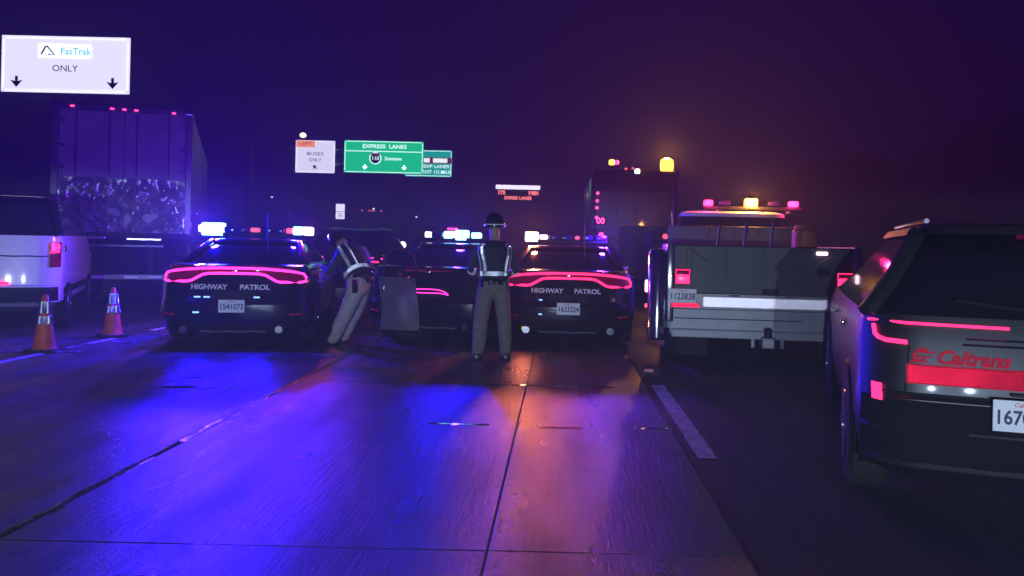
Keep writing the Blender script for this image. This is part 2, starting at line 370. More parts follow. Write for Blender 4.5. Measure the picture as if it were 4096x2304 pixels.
# ------------------------------------------------------------------ ground, road slabs
def road_material(name, col, rough, var=0.35, crack=True):
    m = bpy.data.materials.new(name); m.use_nodes = True; nt = m.node_tree; p = nt.nodes['Principled BSDF']
    tc = nt.nodes.new('ShaderNodeTexCoord'); geo = nt.nodes.new('ShaderNodeNewGeometry')
    mp = nt.nodes.new('ShaderNodeMapping'); mp.inputs['Scale'].default_value = (1.0, .22, 1)
    nt.links.new(geo.outputs['Position'], mp.inputs['Vector'])
    n1 = nt.nodes.new('ShaderNodeTexNoise'); n1.inputs['Scale'].default_value = 2.2; n1.inputs['Detail'].default_value = 8
    nt.links.new(mp.outputs['Vector'], n1.inputs['Vector'])
    n2 = nt.nodes.new('ShaderNodeTexNoise'); n2.inputs['Scale'].default_value = 90; n2.inputs['Detail'].default_value = 4
    nt.links.new(geo.outputs['Position'], n2.inputs['Vector'])
    mx = nt.nodes.new('ShaderNodeMix'); mx.inputs[0].default_value = .35
    nt.links.new(n1.outputs['Fac'], mx.inputs[2]); nt.links.new(n2.outputs['Fac'], mx.inputs[3])
    rp = nt.nodes.new('ShaderNodeValToRGB'); e = rp.color_ramp.elements
    e[0].position = .3; e[1].position = .7
    e[0].color = (*[c * (1 - var) for c in col], 1); e[1].color = (*[c * (1 + var) for c in col], 1)
    nt.links.new(mx.outputs[0], rp.inputs['Fac'])
    mp3 = nt.nodes.new('ShaderNodeMapping'); mp3.inputs['Scale'].default_value = (1.5, .06, 1)
    nt.links.new(geo.outputs['Position'], mp3.inputs['Vector'])
    n3 = nt.nodes.new('ShaderNodeTexNoise'); n3.inputs['Scale'].default_value = 2.0; n3.inputs['Detail'].default_value = 5
    nt.links.new(mp3.outputs['Vector'], n3.inputs['Vector'])
    r3 = nt.nodes.new('ShaderNodeValToRGB'); r3.color_ramp.elements[0].position = .34; r3.color_ramp.elements[1].position = .62
    r3.color_ramp.elements[0].color = (.42, .42, .42, 1); r3.color_ramp.elements[1].color = (1, 1, 1, 1)
    nt.links.new(n3.outputs['Fac'], r3.inputs['Fac'])
    vo = nt.nodes.new('ShaderNodeTexVoronoi'); vo.feature = 'DISTANCE_TO_EDGE'; vo.inputs['Scale'].default_value = .55
    nw = nt.nodes.new('ShaderNodeTexNoise'); nw.inputs['Scale'].default_value = 3; nt.links.new(geo.outputs['Position'], nw.inputs['Vector'])
    vm = nt.nodes.new('ShaderNodeVectorMath'); vm.operation = 'ADD'; nt.links.new(geo.outputs['Position'], vm.inputs[0]); nt.links.new(nw.outputs['Color'], vm.inputs[1])
    nt.links.new(vm.outputs[0], vo.inputs['Vector'])
    r4 = nt.nodes.new('ShaderNodeValToRGB'); r4.color_ramp.elements[0].position = .0; r4.color_ramp.elements[1].position = .010
    r4.color_ramp.elements[0].color = (.35, .35, .35, 1); r4.color_ramp.elements[1].color = (1, 1, 1, 1)
    nt.links.new(vo.outputs['Distance'], r4.inputs['Fac'])
    m1 = nt.nodes.new('ShaderNodeMix'); m1.data_type = 'RGBA'; m1.blend_type = 'MULTIPLY'; m1.inputs[0].default_value = 1
    nt.links.new(rp.outputs['Color'], m1.inputs[6]); nt.links.new(r3.outputs['Color'], m1.inputs[7])
    m2 = nt.nodes.new('ShaderNodeMix'); m2.data_type = 'RGBA'; m2.blend_type = 'MULTIPLY'; m2.inputs[0].default_value = 1 if crack else 0
    nt.links.new(m1.outputs[2], m2.inputs[6]); nt.links.new(r4.outputs['Color'], m2.inputs[7])
    nt.links.new(m2.outputs[2], p.inputs['Base Color'])
    mr = nt.nodes.new('ShaderNodeMapRange'); mr.inputs['From Min'].default_value = .35; mr.inputs['From Max'].default_value = .65
    mr.inputs['To Min'].default_value = rough - .14; mr.inputs['To Max'].default_value = rough + .12
    nt.links.new(n1.outputs['Fac'], mr.inputs['Value']); nt.links.new(mr.outputs['Result'], p.inputs['Roughness'])
    # tined grooves run along the lane
    wv = nt.nodes.new('ShaderNodeTexNoise'); wv.inputs['Scale'].default_value = 40; wv.inputs['Detail'].default_value = 3
    mp2 = nt.nodes.new('ShaderNodeMapping'); mp2.inputs['Scale'].default_value = (1, .08, 1)
    nt.links.new(geo.outputs['Position'], mp2.inputs['Vector']); nt.links.new(mp2.outputs['Vector'], wv.inputs['Vector'])
    ad = nt.nodes.new('ShaderNodeMath'); ad.operation = 'ADD'
    nt.links.new(wv.outputs['Fac'], ad.inputs[0]); nt.links.new(n2.outputs['Fac'], ad.inputs[1])
    bp = nt.nodes.new('ShaderNodeBump'); bp.inputs['Strength'].default_value = .4; bp.inputs['Distance'].default_value = .012
    nt.links.new(ad.outputs[0], bp.inputs['Height']); nt.links.new(bp.outputs['Normal'], p.inputs['Normal'])
    return m
asphalt = road_material('worn_asphalt', (.035, .035, .038), .66)
concrete = road_material('wet_concrete', (.10, .098, .096), .37, .5)
sealant = mat('tar_sealant', (.02, .02, .022), .16, bump=.5, scale=5, bscale=14)
wet = mat('standing_water', (.03, .03, .035), .07, spec=.8)
paint = mat('road_paint', (.62, .62, .60), .5, var=.35, scale=9, bump=.2)

b = bmesh.new(); s_ = [b.verts.new(v) for v in ((-130, -30, -.03), (130, -30, -.03), (130, 230, -.03), (-130, 230, -.03))]; b.faces.new(s_)
ground = struct(obj('ground', b, asphalt))
hb_ = bmesh.new(); G = []
for i in range(121):
    row = []
    for j in range(17):
        x = 44 + 84 * i / 120; y = 170 + 56 * j / 16; u = i / 120; v = math.sin(math.pi * j / 16) ** .6
        hgt = 36 * (1 - math.exp(-u * 5.5)) * v * (.85 + .3 * math.sin(u * 5 + j * .3)) + (3.2 * random.random() ** 2 * v if u > .02 else 0)
        row.append(hb_.verts.new((x, y, -.5 + max(0, min(38, hgt)))))
    G.append(row)
for A_, B_ in zip(G, G[1:]):
    for j in range(16): hb_.faces.new((A_[j], B_[j], B_[j + 1], A_[j + 1]))
struct(obj('hillside', hb_, mat('hill_scrub', (.02, .025, .015), .95, var=.6, scale=.3, bump=.6, spec=.05), None, True))
b = box((0, 60, -.021), (60, 180, .008)); struct(obj('shoulder', b, asphalt))
road = struct(obj('road', box((-6.38, 60, -.019), (14.66, 180, .006)), asphalt))
slabs = [(-10.05, -6.42), (-6.36, -2.755), (-2.705, -.324), (-.316, .95)]
for x0, x1 in slabs:
    L = 4.57; me = None
    for k in range(-1, 16):
        if me is None:
            o = obj('concrete_slab', box((0, 0, -.008), (x1 - x0, L - .005, .016), .005, seg=1), concrete, road); me = o.data
        else:
            o = link(bpy.data.objects.new('concrete_slab', me), road)
        o.location = ((x0 + x1) / 2, 3.9 + L * k + L / 2, -.0005 * random.random())
# glossy tar ridges along the lane seam, and patches in the cross joints
def ridge(pts, wd, z=.004):
    b = bmesh.new(); L = []; Rr = []; M = []
    for i, (x, y) in enumerate(pts):
        w_ = wd * random.uniform(.55, 1.1); dx = random.uniform(-.012, .012)
        L.append(b.verts.new((x + dx - w_, y, -.004))); M.append(b.verts.new((x + dx, y, z + random.uniform(0, .006)))); Rr.append(b.verts.new((x + dx + w_, y, -.004)))
    for i in range(len(pts) - 1):
        b.faces.new((L[i], M[i], M[i + 1], L[i + 1])); b.faces.new((M[i], Rr[i], Rr[i + 1], M[i + 1]))
    return b
y = 1.6
while y < 22:
    ln = random.uniform(.9, 2.2); n = int(ln / .08)
    struct(obj('seam_sealant', ridge([(-2.73 + .01 * math.sin(y + k), y + ln * k / n) for k in range(n + 1)], .05), sealant, road, True))
    y += ln + random.uniform(.05, .5)
for yj, x0, x1 in ((8.47, -.9, .6), (6.6, -1.05, -.55), (6.55, -.12, .22), (6.6, .65, .93), (7.9, -4.2, -3.1), (7.4, -4.25, -3.8), (8.5, -3.9, -3.75)):
    n = 12; b = ridge([(yj, x0 + (x1 - x0) * k / n) for k in range(n + 1)], .03, .0)
    for v in b.verts: v.co.z = .0012 + max(0, v.co.z) * .15
    for v in b.verts: v.co = Vector((v.co.y, v.co.x, v.co.z))
    obj('wet_joint', b, wet, road, True)
# painted lane dashes
for y0, y1 in ((5.75, 8.75), (17.9, 21.5), (30, 33.6)):
    b = bmesh.new(); n = 24; A = []; B = []
    for k in range(n + 1):
        y = y0 + (y1 - y0) * k / n
        A.append(b.verts.new((1.03 + random.uniform(-.006, .006), y, .004))); B.append(b.verts.new((1.17 + random.uniform(-.006, .006), y, .004)))
    for k in range(n): b.faces.new((A[k], B[k], B[k + 1], A[k + 1]))
    for v in b.verts: v.co.z = -.012
    obj('lane_dash', b, paint, road)
for y0, y1 in ((9.0, 9.9), (10.9, 11.5), (12.6, 14.0)):
    b = box((-6.39, (y0 + y1) / 2, .0045), (.10, y1 - y0, .005), .002, seg=1)
    obj('lane_dash', b, paint, road)
for i, (x, y) in enumerate(((-2.73, 2.9), (-2.73, 14.2), (1.1, 9.6))):
    m = tag(obj('road_marker', box((x, y, .012), (.1, .1, .022), .008), plate_m, None, True), ['raised pavement marker on the tar seam close to the patrol cars', 'raised pavement marker on the tar seam beyond the bent officer', 'raised pavement marker behind the painted dash'][i], 'road marker', 'raised pavement markers')
    obj('reflector', box((x, y - .045, .014), (.07, .012, .012), .003), refl_r, m)

# ------------------------------------------------------------------ patrol cars
c1, sh1 = sedan('dark patrol car beside the traffic cones, magenta ring tail light and HIGHWAY PATROL lettering', (-4.33, 10.6, 0), R(11), '1541073', 'patrol cars stopped in the lanes', 'full', ('left',))
c2, sh2 = sedan('dark patrol car with amber roof lamp and red ring tail light beside white work truck', (.14, 11.4, 0), 0, '1633224', 'patrol cars stopped in the lanes', 'full', ())
c3, sh3 = sedan('dark patrol car with loose pale panel on its rear, between the two officers', (-1.95, 11.65, 0), R(-7), '', 'patrol cars stopped in the lanes', 'mid', ())
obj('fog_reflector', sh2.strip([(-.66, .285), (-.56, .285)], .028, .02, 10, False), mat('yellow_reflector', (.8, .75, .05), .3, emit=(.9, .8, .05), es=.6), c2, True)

BLUE = (.004, .001, 1.0)
light('blue_lamp_light', (-.72, 1.97, 1.68), BLUE, 1450, .07, c1, 'SPOT')
light('blue_lamp_light', (.56, 1.97, 1.68), (.006, .002, 1.0), 450, .06, c1, 'SPOT')
light('pink_lamp_light', (.72, 1.97, 1.68), (1.0, .10, .5), 40, .06, c1, 'SPOT')
light('blue_lamp_light', (0, 1.97, 1.72), (.012, .003, 1.0), 430, .07, c3, 'SPOT')
light('warm_lamp_light', (-.62, 1.97, 1.70), (1.0, .20, .06), 215, .07, c2, 'SPOT')
light('blue_lamp_light', (.62, 2.0, 1.70), (.10, .01, 1.0), 200, .06, c2)  # added light at an unlit lens, turns the truck's left flank blue
light('trailer_fill_light', (-.98, 2.2, 1.68), (.14, .03, 1.0), 420, .05, c1)  # lamp and lens added to throw blue-violet light on the trailer
obj('trailer_fill_lens', box((-.90, 2.16, 1.62), (.05, .2, .10), .02), lamp_blue, c1, True)
# small LED modules on the bumpers
led_b = mat('bumper_led_blue', (.1, .3, .6), .2, emit=(.3, .6, 1.0), es=1.5)
for x, z in ((-.45, .70), (-.33, .70), (-.45, .50), (.30, .70)):
    obj('bumper_led', box((x, sh1.rear(x, z) - .008, z), (.08, .016, .02), .005), led_b, c1, True)
light('bumper_led_light', (-.40, -.12, .72), BLUE, 150, .03, c1, 'SPOT')
light('bumper_led_light', (.30, -.12, .72), BLUE, 100, .03, c1, 'SPOT')
light('fog_lamp_light', (-.61, -.25, .40), (1.0, .22, .10), 9, .04, c2, 'SPOT')
for x, z in ((-.40, .70), (-.40, .50)): obj('bumper_led', box((x, sh2.rear(x, z) - .008, z), (.05, .016, .018), .005), led_b, c2, True)

# ------------------------------------------------------------------ people
def seg_dist(p, a, b_):
    ab = b_ - a; t = max(0, min(1, (p - a).dot(ab) / max(1e-9, ab.length_squared)))
    return (p - (a + ab * t)).length
def skin_body(name, joints, bones, mats, parent, root):
    """joints: name->(pos, rx, ry); bones: (a, b, material index)"""
    joints = {k: ((v[0], v[1] * 1.17, v[2] * 1.17) if k in ('lh', 'lk', 'lc', 'la', 'rh', 'rk', 'rc', 'ra', 'pel') else v) for k, v in joints.items()}
    keys = list(joints); me = bpy.data.meshes.new(name)
    me.from_pydata([joints[k][0] for k in keys], [(keys.index(a), keys.index(c)) for a, c, _ in bones], [])
    o = bpy.data.objects.new(name, me); C.objects.link(o)
    sm = o.modifiers.new('skin', 'SKIN'); sm.use_smooth_shade = True
    ss = o.modifiers.new('sub', 'SUBSURF'); ss.levels = 2; ss.render_levels = 2
    for i, k in enumerate(keys):
        sv = me.skin_vertices[0].data[i]; sv.radius = joints[k][1:3]; sv.use_root = (k == root)
    dg = bpy.context.evaluated_depsgraph_get(); dg.update()
    m2 = bpy.data.meshes.new_from_object(o.evaluated_get(dg)); bpy.data.objects.remove(o); bpy.data.meshes.remove(me)
    from mathutils import noise as nz_
    for v in m2.vertices:
        q = v.co
        f1 = 1 - abs(nz_.noise(Vector((q.x * 9, q.y * 9, q.z * 15 + q.x * 6)))) * 2
        v.co = q + v.normal * (.011 * (max(0, f1) ** 2 - .3)) * (1 if q.z < 1.5 else 0)
    m2.materials.clear()
    for x in mats: m2.materials.append(x)
    segs = [(Vector(joints[a][0]), Vector(joints[c][0]), mi, max(joints[a][1], joints[c][1])) for a, c, mi in bones]
    for f in m2.polygons:
        f.use_smooth = True
        f.material_index = min(segs, key=lambda s: seg_dist(f.center, s[0], s[1]) / s[3])[2]
    m2.name = name
    return link(bpy.data.objects.new(name, m2), parent)
tan = mat('tan_trousers', (.20, .18, .145), .8, var=.18, scale=14, bump=.4)
navy = mat('navy_vest', (.02, .022, .04), .7, var=.3, scale=10, bump=.3)
shirt = mat('dark_shirt', (.05, .05, .06), .8, var=.2, scale=14, bump=.3)
skinm = mat('skin', (.45, .26, .18), .55, var=.1)
boot = mat('black_boots', (.012, .012, .012), .35)
helm = mat('dark_helmet', (.02, .02, .03), .12, coat=.8)
PM = [tan, shirt, skinm, boot]
def hand(J, B, key, wrist, fwd, side, up):
    """five fingers rooted in the palm"""
    fwd, side, up = Vector(fwd), Vector(side), Vector(up)
    p = Vector(wrist) + fwd * .09
    J[key + 'palm'] = (p, .036, .02); B.append((key, key + 'palm', 2))
    for i, (o, ln) in enumerate(((-.03, .075), (-.01, .085), (.01, .08), (.03, .065))):
        a = p + side * o + fwd * .02; m_ = a + fwd * ln * .6 - up * .012; e = m_ + fwd * ln * .4 - up * .03
        J[f'{key}f{i}a'] = (a, .011, .011); J[f'{key}f{i}b'] = (m_, .009, .009); J[f'{key}f{i}c'] = (e, .008, .008)
        B += [(key + 'palm', f'{key}f{i}a', 2), (f'{key}f{i}a', f'{key}f{i}b', 2), (f'{key}f{i}b', f'{key}f{i}c', 2)]
    a = Vector(wrist) + fwd * .04 - side * .035; e = a + fwd * .05 - side * .025 - up * .02
    J[key + 't1'] = (a, .012, .012); J[key + 't2'] = (e, .009, .009)
    B += [(key, key + 't1', 2), (key + 't1', key + 't2', 2)]
def vest_shell(path, parent):
    """path: (centre, half width, half depth); frame from path. returns surface function and object"""
    P = [Vector(p[0]) for p in path]
    right = path[0][3] if len(path[0]) > 3 else Vector((1, 0, 0))
    def S(t, a, off=0.0):
        f = t * (len(P) - 1); i = min(int(f), len(P) - 2); q = f - i
        c = P[i].lerp(P[i + 1], q); d = (P[i + 1] - P[i]).normalized()
        rw = path[i][1] + (path[i + 1][1] - path[i][1]) * q + off; rd = path[i][2] + (path[i + 1][2] - path[i][2]) * q + off
        r_ = (right - d * right.dot(d)).normalized(); bk = d.cross(r_).normalized()
        ca, sa = math.cos(a), math.sin(a)
        k = lambda v: math.copysign(abs(v) ** .8, v)
        return c + r_ * rw * k(ca) + bk * rd * k(sa)
    b = bmesh.new(); g = []; nt_, na = 16, 28
    for j in range(nt_ + 1): g.append([b.verts.new(S(j / nt_, 2 * math.pi * k / na) ) for k in range(na)])
    for A, B in zip(g, g[1:]):
        for k in range(na): b.faces.new((A[k], A[(k + 1) % na], B[(k + 1) % na], B[k]))
    b.faces.new(g[-1])
    v = obj('vest', b, navy, parent, True)
    return S, v
def stripe(S, pts, wd, parent, m=None):
    """strip following (t, angle) points on the vest"""
    b = bmesh.new(); A = []; B = []
    Q = [S(t, a, .008) for t, a in pts]; N = [(S(t, a, .03) - S(t, a, .0)).normalized() for t, a in pts]
    for i, q in enumerate(Q):
        d = (Q[min(i + 1, len(Q) - 1)] - Q[max(i - 1, 0)]).normalized(); s = d.cross(N[i]).normalized()
        A.append(b.verts.new(q - s * wd / 2)); B.append(b.verts.new(q + s * wd / 2))
    for i in range(len(Q) - 1): b.faces.new((A[i], B[i], B[i + 1], A[i + 1]))
    bmesh.ops.solidify(b, geom=list(b.faces), thickness=.003)
    o = obj('reflective_stripe', b, m or vest_refl, parent, True)
    cum = [0]
    for p_, q_ in zip(Q, Q[1:]): cum.append(cum[-1] + (q_ - p_).length)
    def P(u, v, h):
        d = max(0, min(cum[-1] - 1e-6, u + cum[-1] / 2)); i = max(k for k in range(len(cum) - 1) if cum[k] <= d)
        f = (d - cum[i]) / max(1e-6, cum[i + 1] - cum[i])
        q = Q[i].lerp(Q[i + 1], f); n_ = N[i].lerp(N[i + 1], f).normalized(); s_ = (Q[i + 1] - Q[i]).normalized().cross(n_).normalized()
        return q + s_ * v + n_ * (h + .010)
    obj('retro_sheet', retro(P, cum[-1], wd, .009), retro_w, o)
    return o
vest_refl = mat('vest_reflective', (.95, .95, .93), .3, var=.03)
def lin(a, b_, n): return [a + (b_ - a) * i / n for i in range(n + 1)]

# standing officer, seen from behind, beside the middle patrol car
p2 = thing('person', 'standing person in dark vest with white stripes and tan trousers, back turned', 'person', (-.84, 10.25, 0), R(12))
J = {'pel': ((0, 0, .98), .155, .125), 'wst': ((0, 0, 1.12), .15, .115), 'chs': ((0, .01, 1.33), .175, .125), 'shl': ((0, .0, 1.46), .13, .09), 'nck': ((0, .01, 1.55), .058, .058), 'hdl': ((0, .035, 1.63), .075, .085), 'hed': ((0, .035, 1.72), .085, .10),
     'lh': ((-.10, 0, .90), .10, .11), 'lk': ((-.155, .02, .50), .078, .085), 'lc': ((-.17, -.01, .30), .078, .082), 'la': ((-.18, 0, .09), .062, .07), 'lt': ((-.20, .17, .04), .045, .04),
     'rh': ((.10, 0, .90), .10, .11), 'rk': ((.15, .03, .50), .075, .082), 'rc': ((.165, 0, .30), .072, .078), 'ra': ((.175, .0, .09), .058, .065), 'rt': ((.21, .16, .04), .045, .04),
     'ls': ((-.20, 0, 1.43), .07, .07), 'le': ((-.30, .03, 1.17), .052, .052), 'lw': ((-.20, .23, 1.06), .035, .035),
     'rs': ((.20, 0, 1.43), .07, .07), 're': ((.30, .03, 1.17), .052, .052), 'rw': ((.20, .23, 1.06), .035, .035)}
B = [('pel', 'wst', 1), ('wst', 'chs', 1), ('chs', 'shl', 1), ('shl', 'nck', 2), ('nck', 'hdl', 2), ('hdl', 'hed', 2), ('pel', 'lh', 0), ('lh', 'lk', 0), ('lk', 'lc', 0), ('lc', 'la', 0), ('la', 'lt', 3), ('pel', 'rh', 0), ('rh', 'rk', 0), ('rk', 'rc', 0), ('rc', 'ra', 0), ('ra', 'rt', 3),
     ('chs', 'ls', 1), ('ls', 'le', 1), ('le', 'lw', 1), ('chs', 'rs', 1), ('rs', 're', 1), ('re', 'rw', 1)]
hand(J, B, 'lw', J['lw'][0], (.6, .75, .1), (.7, -.6, 0), (0, 0, 1)); hand(J, B, 'rw', J['rw'][0], (-.6, .75, .1), (-.7, -.6, 0), (0, 0, 1))
skin_body('body', J, B, PM, p2, 'pel')
S, v = vest_shell([((0, 0, 1.08), .205, .165), ((0, 0, 1.2), .20, .16), ((0, .01, 1.35), .225, .165), ((0, .0, 1.46), .215, .13), ((0, 0, 1.53), .10, .085)], p2)
BK = -math.pi / 2
import functools
def backangle(S):
    # find the angle that faces the rear (-y)
    return min([k * math.pi / 18 for k in range(36)], key=lambda a: S(.3, a).y)
BK = backangle(S)
def sgn_right(S, BK): return 1 if S(.3, BK + .3).x > S(.3, BK - .3).x else -1
g_ = sgn_right(S, BK)
stripe(S, [(.07, a) for a in lin(0, 2 * math.pi, 40)], .055, v)
for o_, w_ in ((-.55, .045), (-.95, .028), (.55, .045), (.95, .028)):
    stripe(S, [(t, BK + g_ * (o_ + .35 * math.copysign((t - .1) , -o_) * -1)) for t in lin(.10, .86, 14)], w_, v)
hb = lathe([(.135, 0), (.14, .03), (.13, .09), (.10, .15), (.05, .18), (.01, .188)], 24, 'Z', (0, .02, 1.70))
hm = obj('helmet', hb, helm, p2, True)
obj('helmet_stripe', tube([(.0 + .143 * math.cos(a), .02 + .143 * math.sin(a), 1.735) for a in lin(0, 2 * math.pi, 30)[:-1]], .008, 6, closed=True), vest_refl, hm, True)
for sx in (-1, 1): obj('cuff_band', tube([(sx * .285, .06, 1.145), (sx * .262, .105, 1.125)], .054, 12), vest_refl, p2, True)
obj('duty_belt', tube([(.17 * math.cos(a), .14 * math.sin(a), 1.03) for a in lin(0, 2 * math.pi, 24)[:-1]], .022, 8, closed=True), boot, p2, True)

for a, sx_, sz in ((-2.6, .05, .12), (-.5, .05, .16), (-1.2, .045, .07), (-1.9, .045, .07)):
    obj('belt_pouch', box((.185 * math.cos(a), .155 * math.sin(a), 1.02 - sz * .2), (sx_, .05, sz), .012, Matrix.Rotation(a, 3, 'Z')), boot, p2, True)
obj('radio', box((.12, .0, 1.47), (.05, .05, .10), .012), trim, p2, True)
for sx in (-1, 1): obj('boot', box((sx * .185, .05, .045), (.10, .28, .09), .03), boot, p2, True)
# bent officer leaning to the side window of the first patrol car
p1 = thing('person', 'bent person in dark vest with white stripes leaning toward the patrol car side window', 'person', (-3.0, 11.3, 0), R(-32))
p1.scale = (1.07, 1.07, 1.05)
J = {'pel': ((.26, .05, .87), .15, .125), 'wst': ((.16, .07, .99), .15, .12), 'chs': ((.00, .10, 1.17), .175, .13), 'shl': ((-.10, .12, 1.27), .13, .10), 'nck': ((-.19, .14, 1.33), .058, .058), 'hdl': ((-.25, .15, 1.36), .075, .08), 'hed': ((-.33, .16, 1.39), .085, .10),
     'lh': ((.17, .14, .80), .105, .11), 'lk': ((-.02, .22, .48), .078, .082), 'lc': ((-.10, .18, .30), .07, .075), 'la': ((-.20, .18, .09), .055, .065), 'lt': ((-.38, .20, .04), .045, .04),
     'rh': ((.24, -.05, .80), .105, .11), 'rk': ((.10, -.08, .48), .08, .085), 'rc': ((.0, -.10, .30), .075, .08), 'ra': ((-.10, -.10, .09), .058, .065), 'rt': ((-.28, -.12, .04), .045, .04),
     'ls': ((-.06, .30, 1.22), .07, .07), 'le': ((-.24, .34, 1.02), .052, .052), 'lw': ((-.42, .28, 1.08), .035, .035),
     'rs': ((-.04, -.09, 1.20), .07, .07), 're': ((-.18, -.14, .98), .052, .052), 'rw': ((-.38, -.06, 1.05), .035, .035)}
hand(J, B2 := list(B[:22]), 'lw', J['lw'][0], (-.95, 0, .2), (0, 1, 0), (0, 0, 1)); hand(J, B2, 'rw', J['rw'][0], (-.95, 0, .2), (0, 1, 0), (0, 0, 1))
skin_body('body', J, B2, [mat('lit_tan_trousers', (.48, .46, .42), .8, var=.2, scale=14, bump=.5)] + PM[1:], p1, 'pel')  # same tan trousers, stronger light on them put into a paler colour
vr = Vector((0, -1, 0))
S, v = vest_shell([((.20, .06, .95), .20, .165, vr), ((.12, .075, 1.04), .20, .165, vr), ((.0, .10, 1.17), .225, .17, vr), ((-.085, .12, 1.265), .215, .14, vr), ((-.16, .135, 1.32), .10, .09, vr)], p1)
angs = [k * math.pi / 18 for k in range(36)]
BK = max(angs, key=lambda a: S(.3, a).x + S(.3, a).z)     # the back faces up and right
CAMS = min(angs, key=lambda a: S(.3, a).y)
stripe(S, [(.07, a) for a in lin(0, 2 * math.pi, 40)], .06, v)
d_ = CAMS - BK
if d_ > math.pi: d_ -= 2 * math.pi
if d_ < -math.pi: d_ += 2 * math.pi
for k_, w_ in ((.78, .05), (.38, .03), (-.6, .05), (1.75, .04)):
    stripe(S, [(t, BK + d_ * k_) for t in lin(.10, .86, 14)], w_, v)
hm = obj('helmet', lathe([(.125, -.08), (.135, -.02), (.125, .05), (.09, .11), (.04, .135), (.01, .14)], 20, 'Z', (0, 0, 0)), helm, p1, True)
hm.location = (-.36, .16, 1.42); hm.rotation_euler = (0, R(-50), 0)
obj('duty_belt', tube([(.22 + .11 * math.cos(a), .06 + .155 * math.sin(a), .925 + .085 * math.cos(a)) for a in lin(0, 2 * math.pi, 24)[:-1]], .02, 8, closed=True), boot, p1, True)

obj('holster', box((.28, -.12, .82), (.06, .06, .18), .015), boot, p1, True)
obj('belt_pouch', box((.33, .10, .90), (.05, .10, .08), .012), boot, p1, True)
# ------------------------------------------------------------------ traffic cones
orange = mat('cone_orange', (.75, .12, .03), .5, var=.15, scale=12)
cone_w = mat('cone_band', (.95, .95, .93), .35, var=.06, scale=16)
def cone(x, y, rz, label):
    t = thing('traffic_cone', label, 'traffic cone', (x, y, 0), rz, 'traffic cones by the lane line')
    rad = lambda z: .135 - (.135 - .03) * (z - .03) / .69
    obj('shell', lathe([(rad(.03) + .01, .03)] + [(rad(z), z) for z in (.05, .2, .4, .6, .71)] + [(.022, .72)], 28), orange, t, True)
    obj('base', box((0, 0, .018), (.37, .37, .036), .015), rubber, t, True)
    for z0, z1 in ((.35, .45), (.485, .635)):
        bn = obj('reflective_band', lathe([(rad(z0) + .001, z0), (rad(z0) + .003, z0 + .002), (rad(z1) + .003, z1 - .002), (rad(z1) + .001, z1)], 28), cone_w, t, True)
        zm = (z0 + z1) / 2; rm = rad(zm)
        obj('retro_sheet', retro(lambda u, v, h: Vector(((rad(zm + v) + .010 + h) * math.cos(u / rm - math.pi / 2), (rad(zm + v) + .010 + h) * math.sin(u / rm - math.pi / 2), zm + v)), 2 * math.pi * rm, z1 - z0 - .004, .011), retro_w, bn)
cone(-6.5, 10.13, .2, 'orange traffic cone with two white bands, further from the dark patrol car')
cone(-6.56, 11.78, .7, 'orange traffic cone with two white bands, close behind the white van corner')
# bits of wreckage on the road
debris_m = mat('debris_plastic', (.6, .6, .62), .3, var=.3, scale=20)
for i, (x, y, s, lab) in enumerate(((-6.85, 10.0, .30, 'long pale wreckage shard at the foot of the near traffic cone'), (-6.2, 10.05, .18, 'short pale wreckage shard beside the near traffic cone base'), (-6.02, 11.1, .16, 'small pale wreckage shard between the two traffic cones'),
        (-5.9, 12.1, .3, 'pale bent wreckage strip between traffic cone and patrol car'), (-5.55, 11.5, .22, 'pale wreckage strip beside the patrol car wheel'), (-3.0, 10.3, .2, 'pale wreckage shard on the road behind the bent person'), (-3.75, 8.0, .14, 'curled wreckage scrap on blue lit road behind the patrol car'))):
    b = bmesh.new(); n = 7; A = []; Bv = []
    for k in range(n):
        q = k / (n - 1) - .5
        A.append(b.verts.new((q * s * 2, .03 * random.uniform(-1, 1) - .03, .012 + .03 * random.random()))); Bv.append(b.verts.new((q * s * 2, .05 + .03 * random.random(), .008 + .02 * random.random())))
    for k in range(n - 1): b.faces.new((A[k], A[k + 1], Bv[k + 1], Bv[k]))
    bmesh.ops.solidify(b, geom=list(b.faces), thickness=.006)
    zmin = min(v.co.z for v in b.verts)
    for v_ in b.verts: v_.co.z -= zmin
    o = tag(obj('wreckage_shard', b, debris_m), lab, 'debris', 'wreckage scattered on the road'); o.location = (x, y, .0); o.rotation_euler = (0, 0, random.uniform(-.5, .5))

# ------------------------------------------------------------------ white van at the left edge
vt = thing('white_van', 'white van with dark rear window and red tail lights, parked by the traffic cones', 'van', (-8.45, 11.65, 0), R(25))
vs = Shell([(.38, .12, 4.9, .88), (.45, .02, 5.0, .98), (.62, .0, 5.05, 1.0), (.70, .01, 5.05, 1.0), (.72, .06, 5.03, 1.005), (1.1, .07, 5.0, 1.01), (1.46, .09, 4.4, .985)], bow=.06, cr=.16)
obj('body', vs.build(), white, vt, True)
vg = Shell([(1.455, .085, 4.2, .975), (1.7, .14, 3.8, .92), (1.95, .22, 3.5, .84), (2.0, .3, 3.4, .80)], bow=.06, cr=.12, fbow=.2, fcr=.2)
obj('cabin_glass', vg.build(), glass, vt, True)
obj('roof', Shell([(1.985, .22, 3.5, .83), (2.03, .28, 3.4, .80), (2.06, .5, 3.2, .7)], bow=.06, cr=.1, fbow=.2, fcr=.15).build(), black, vt, True)
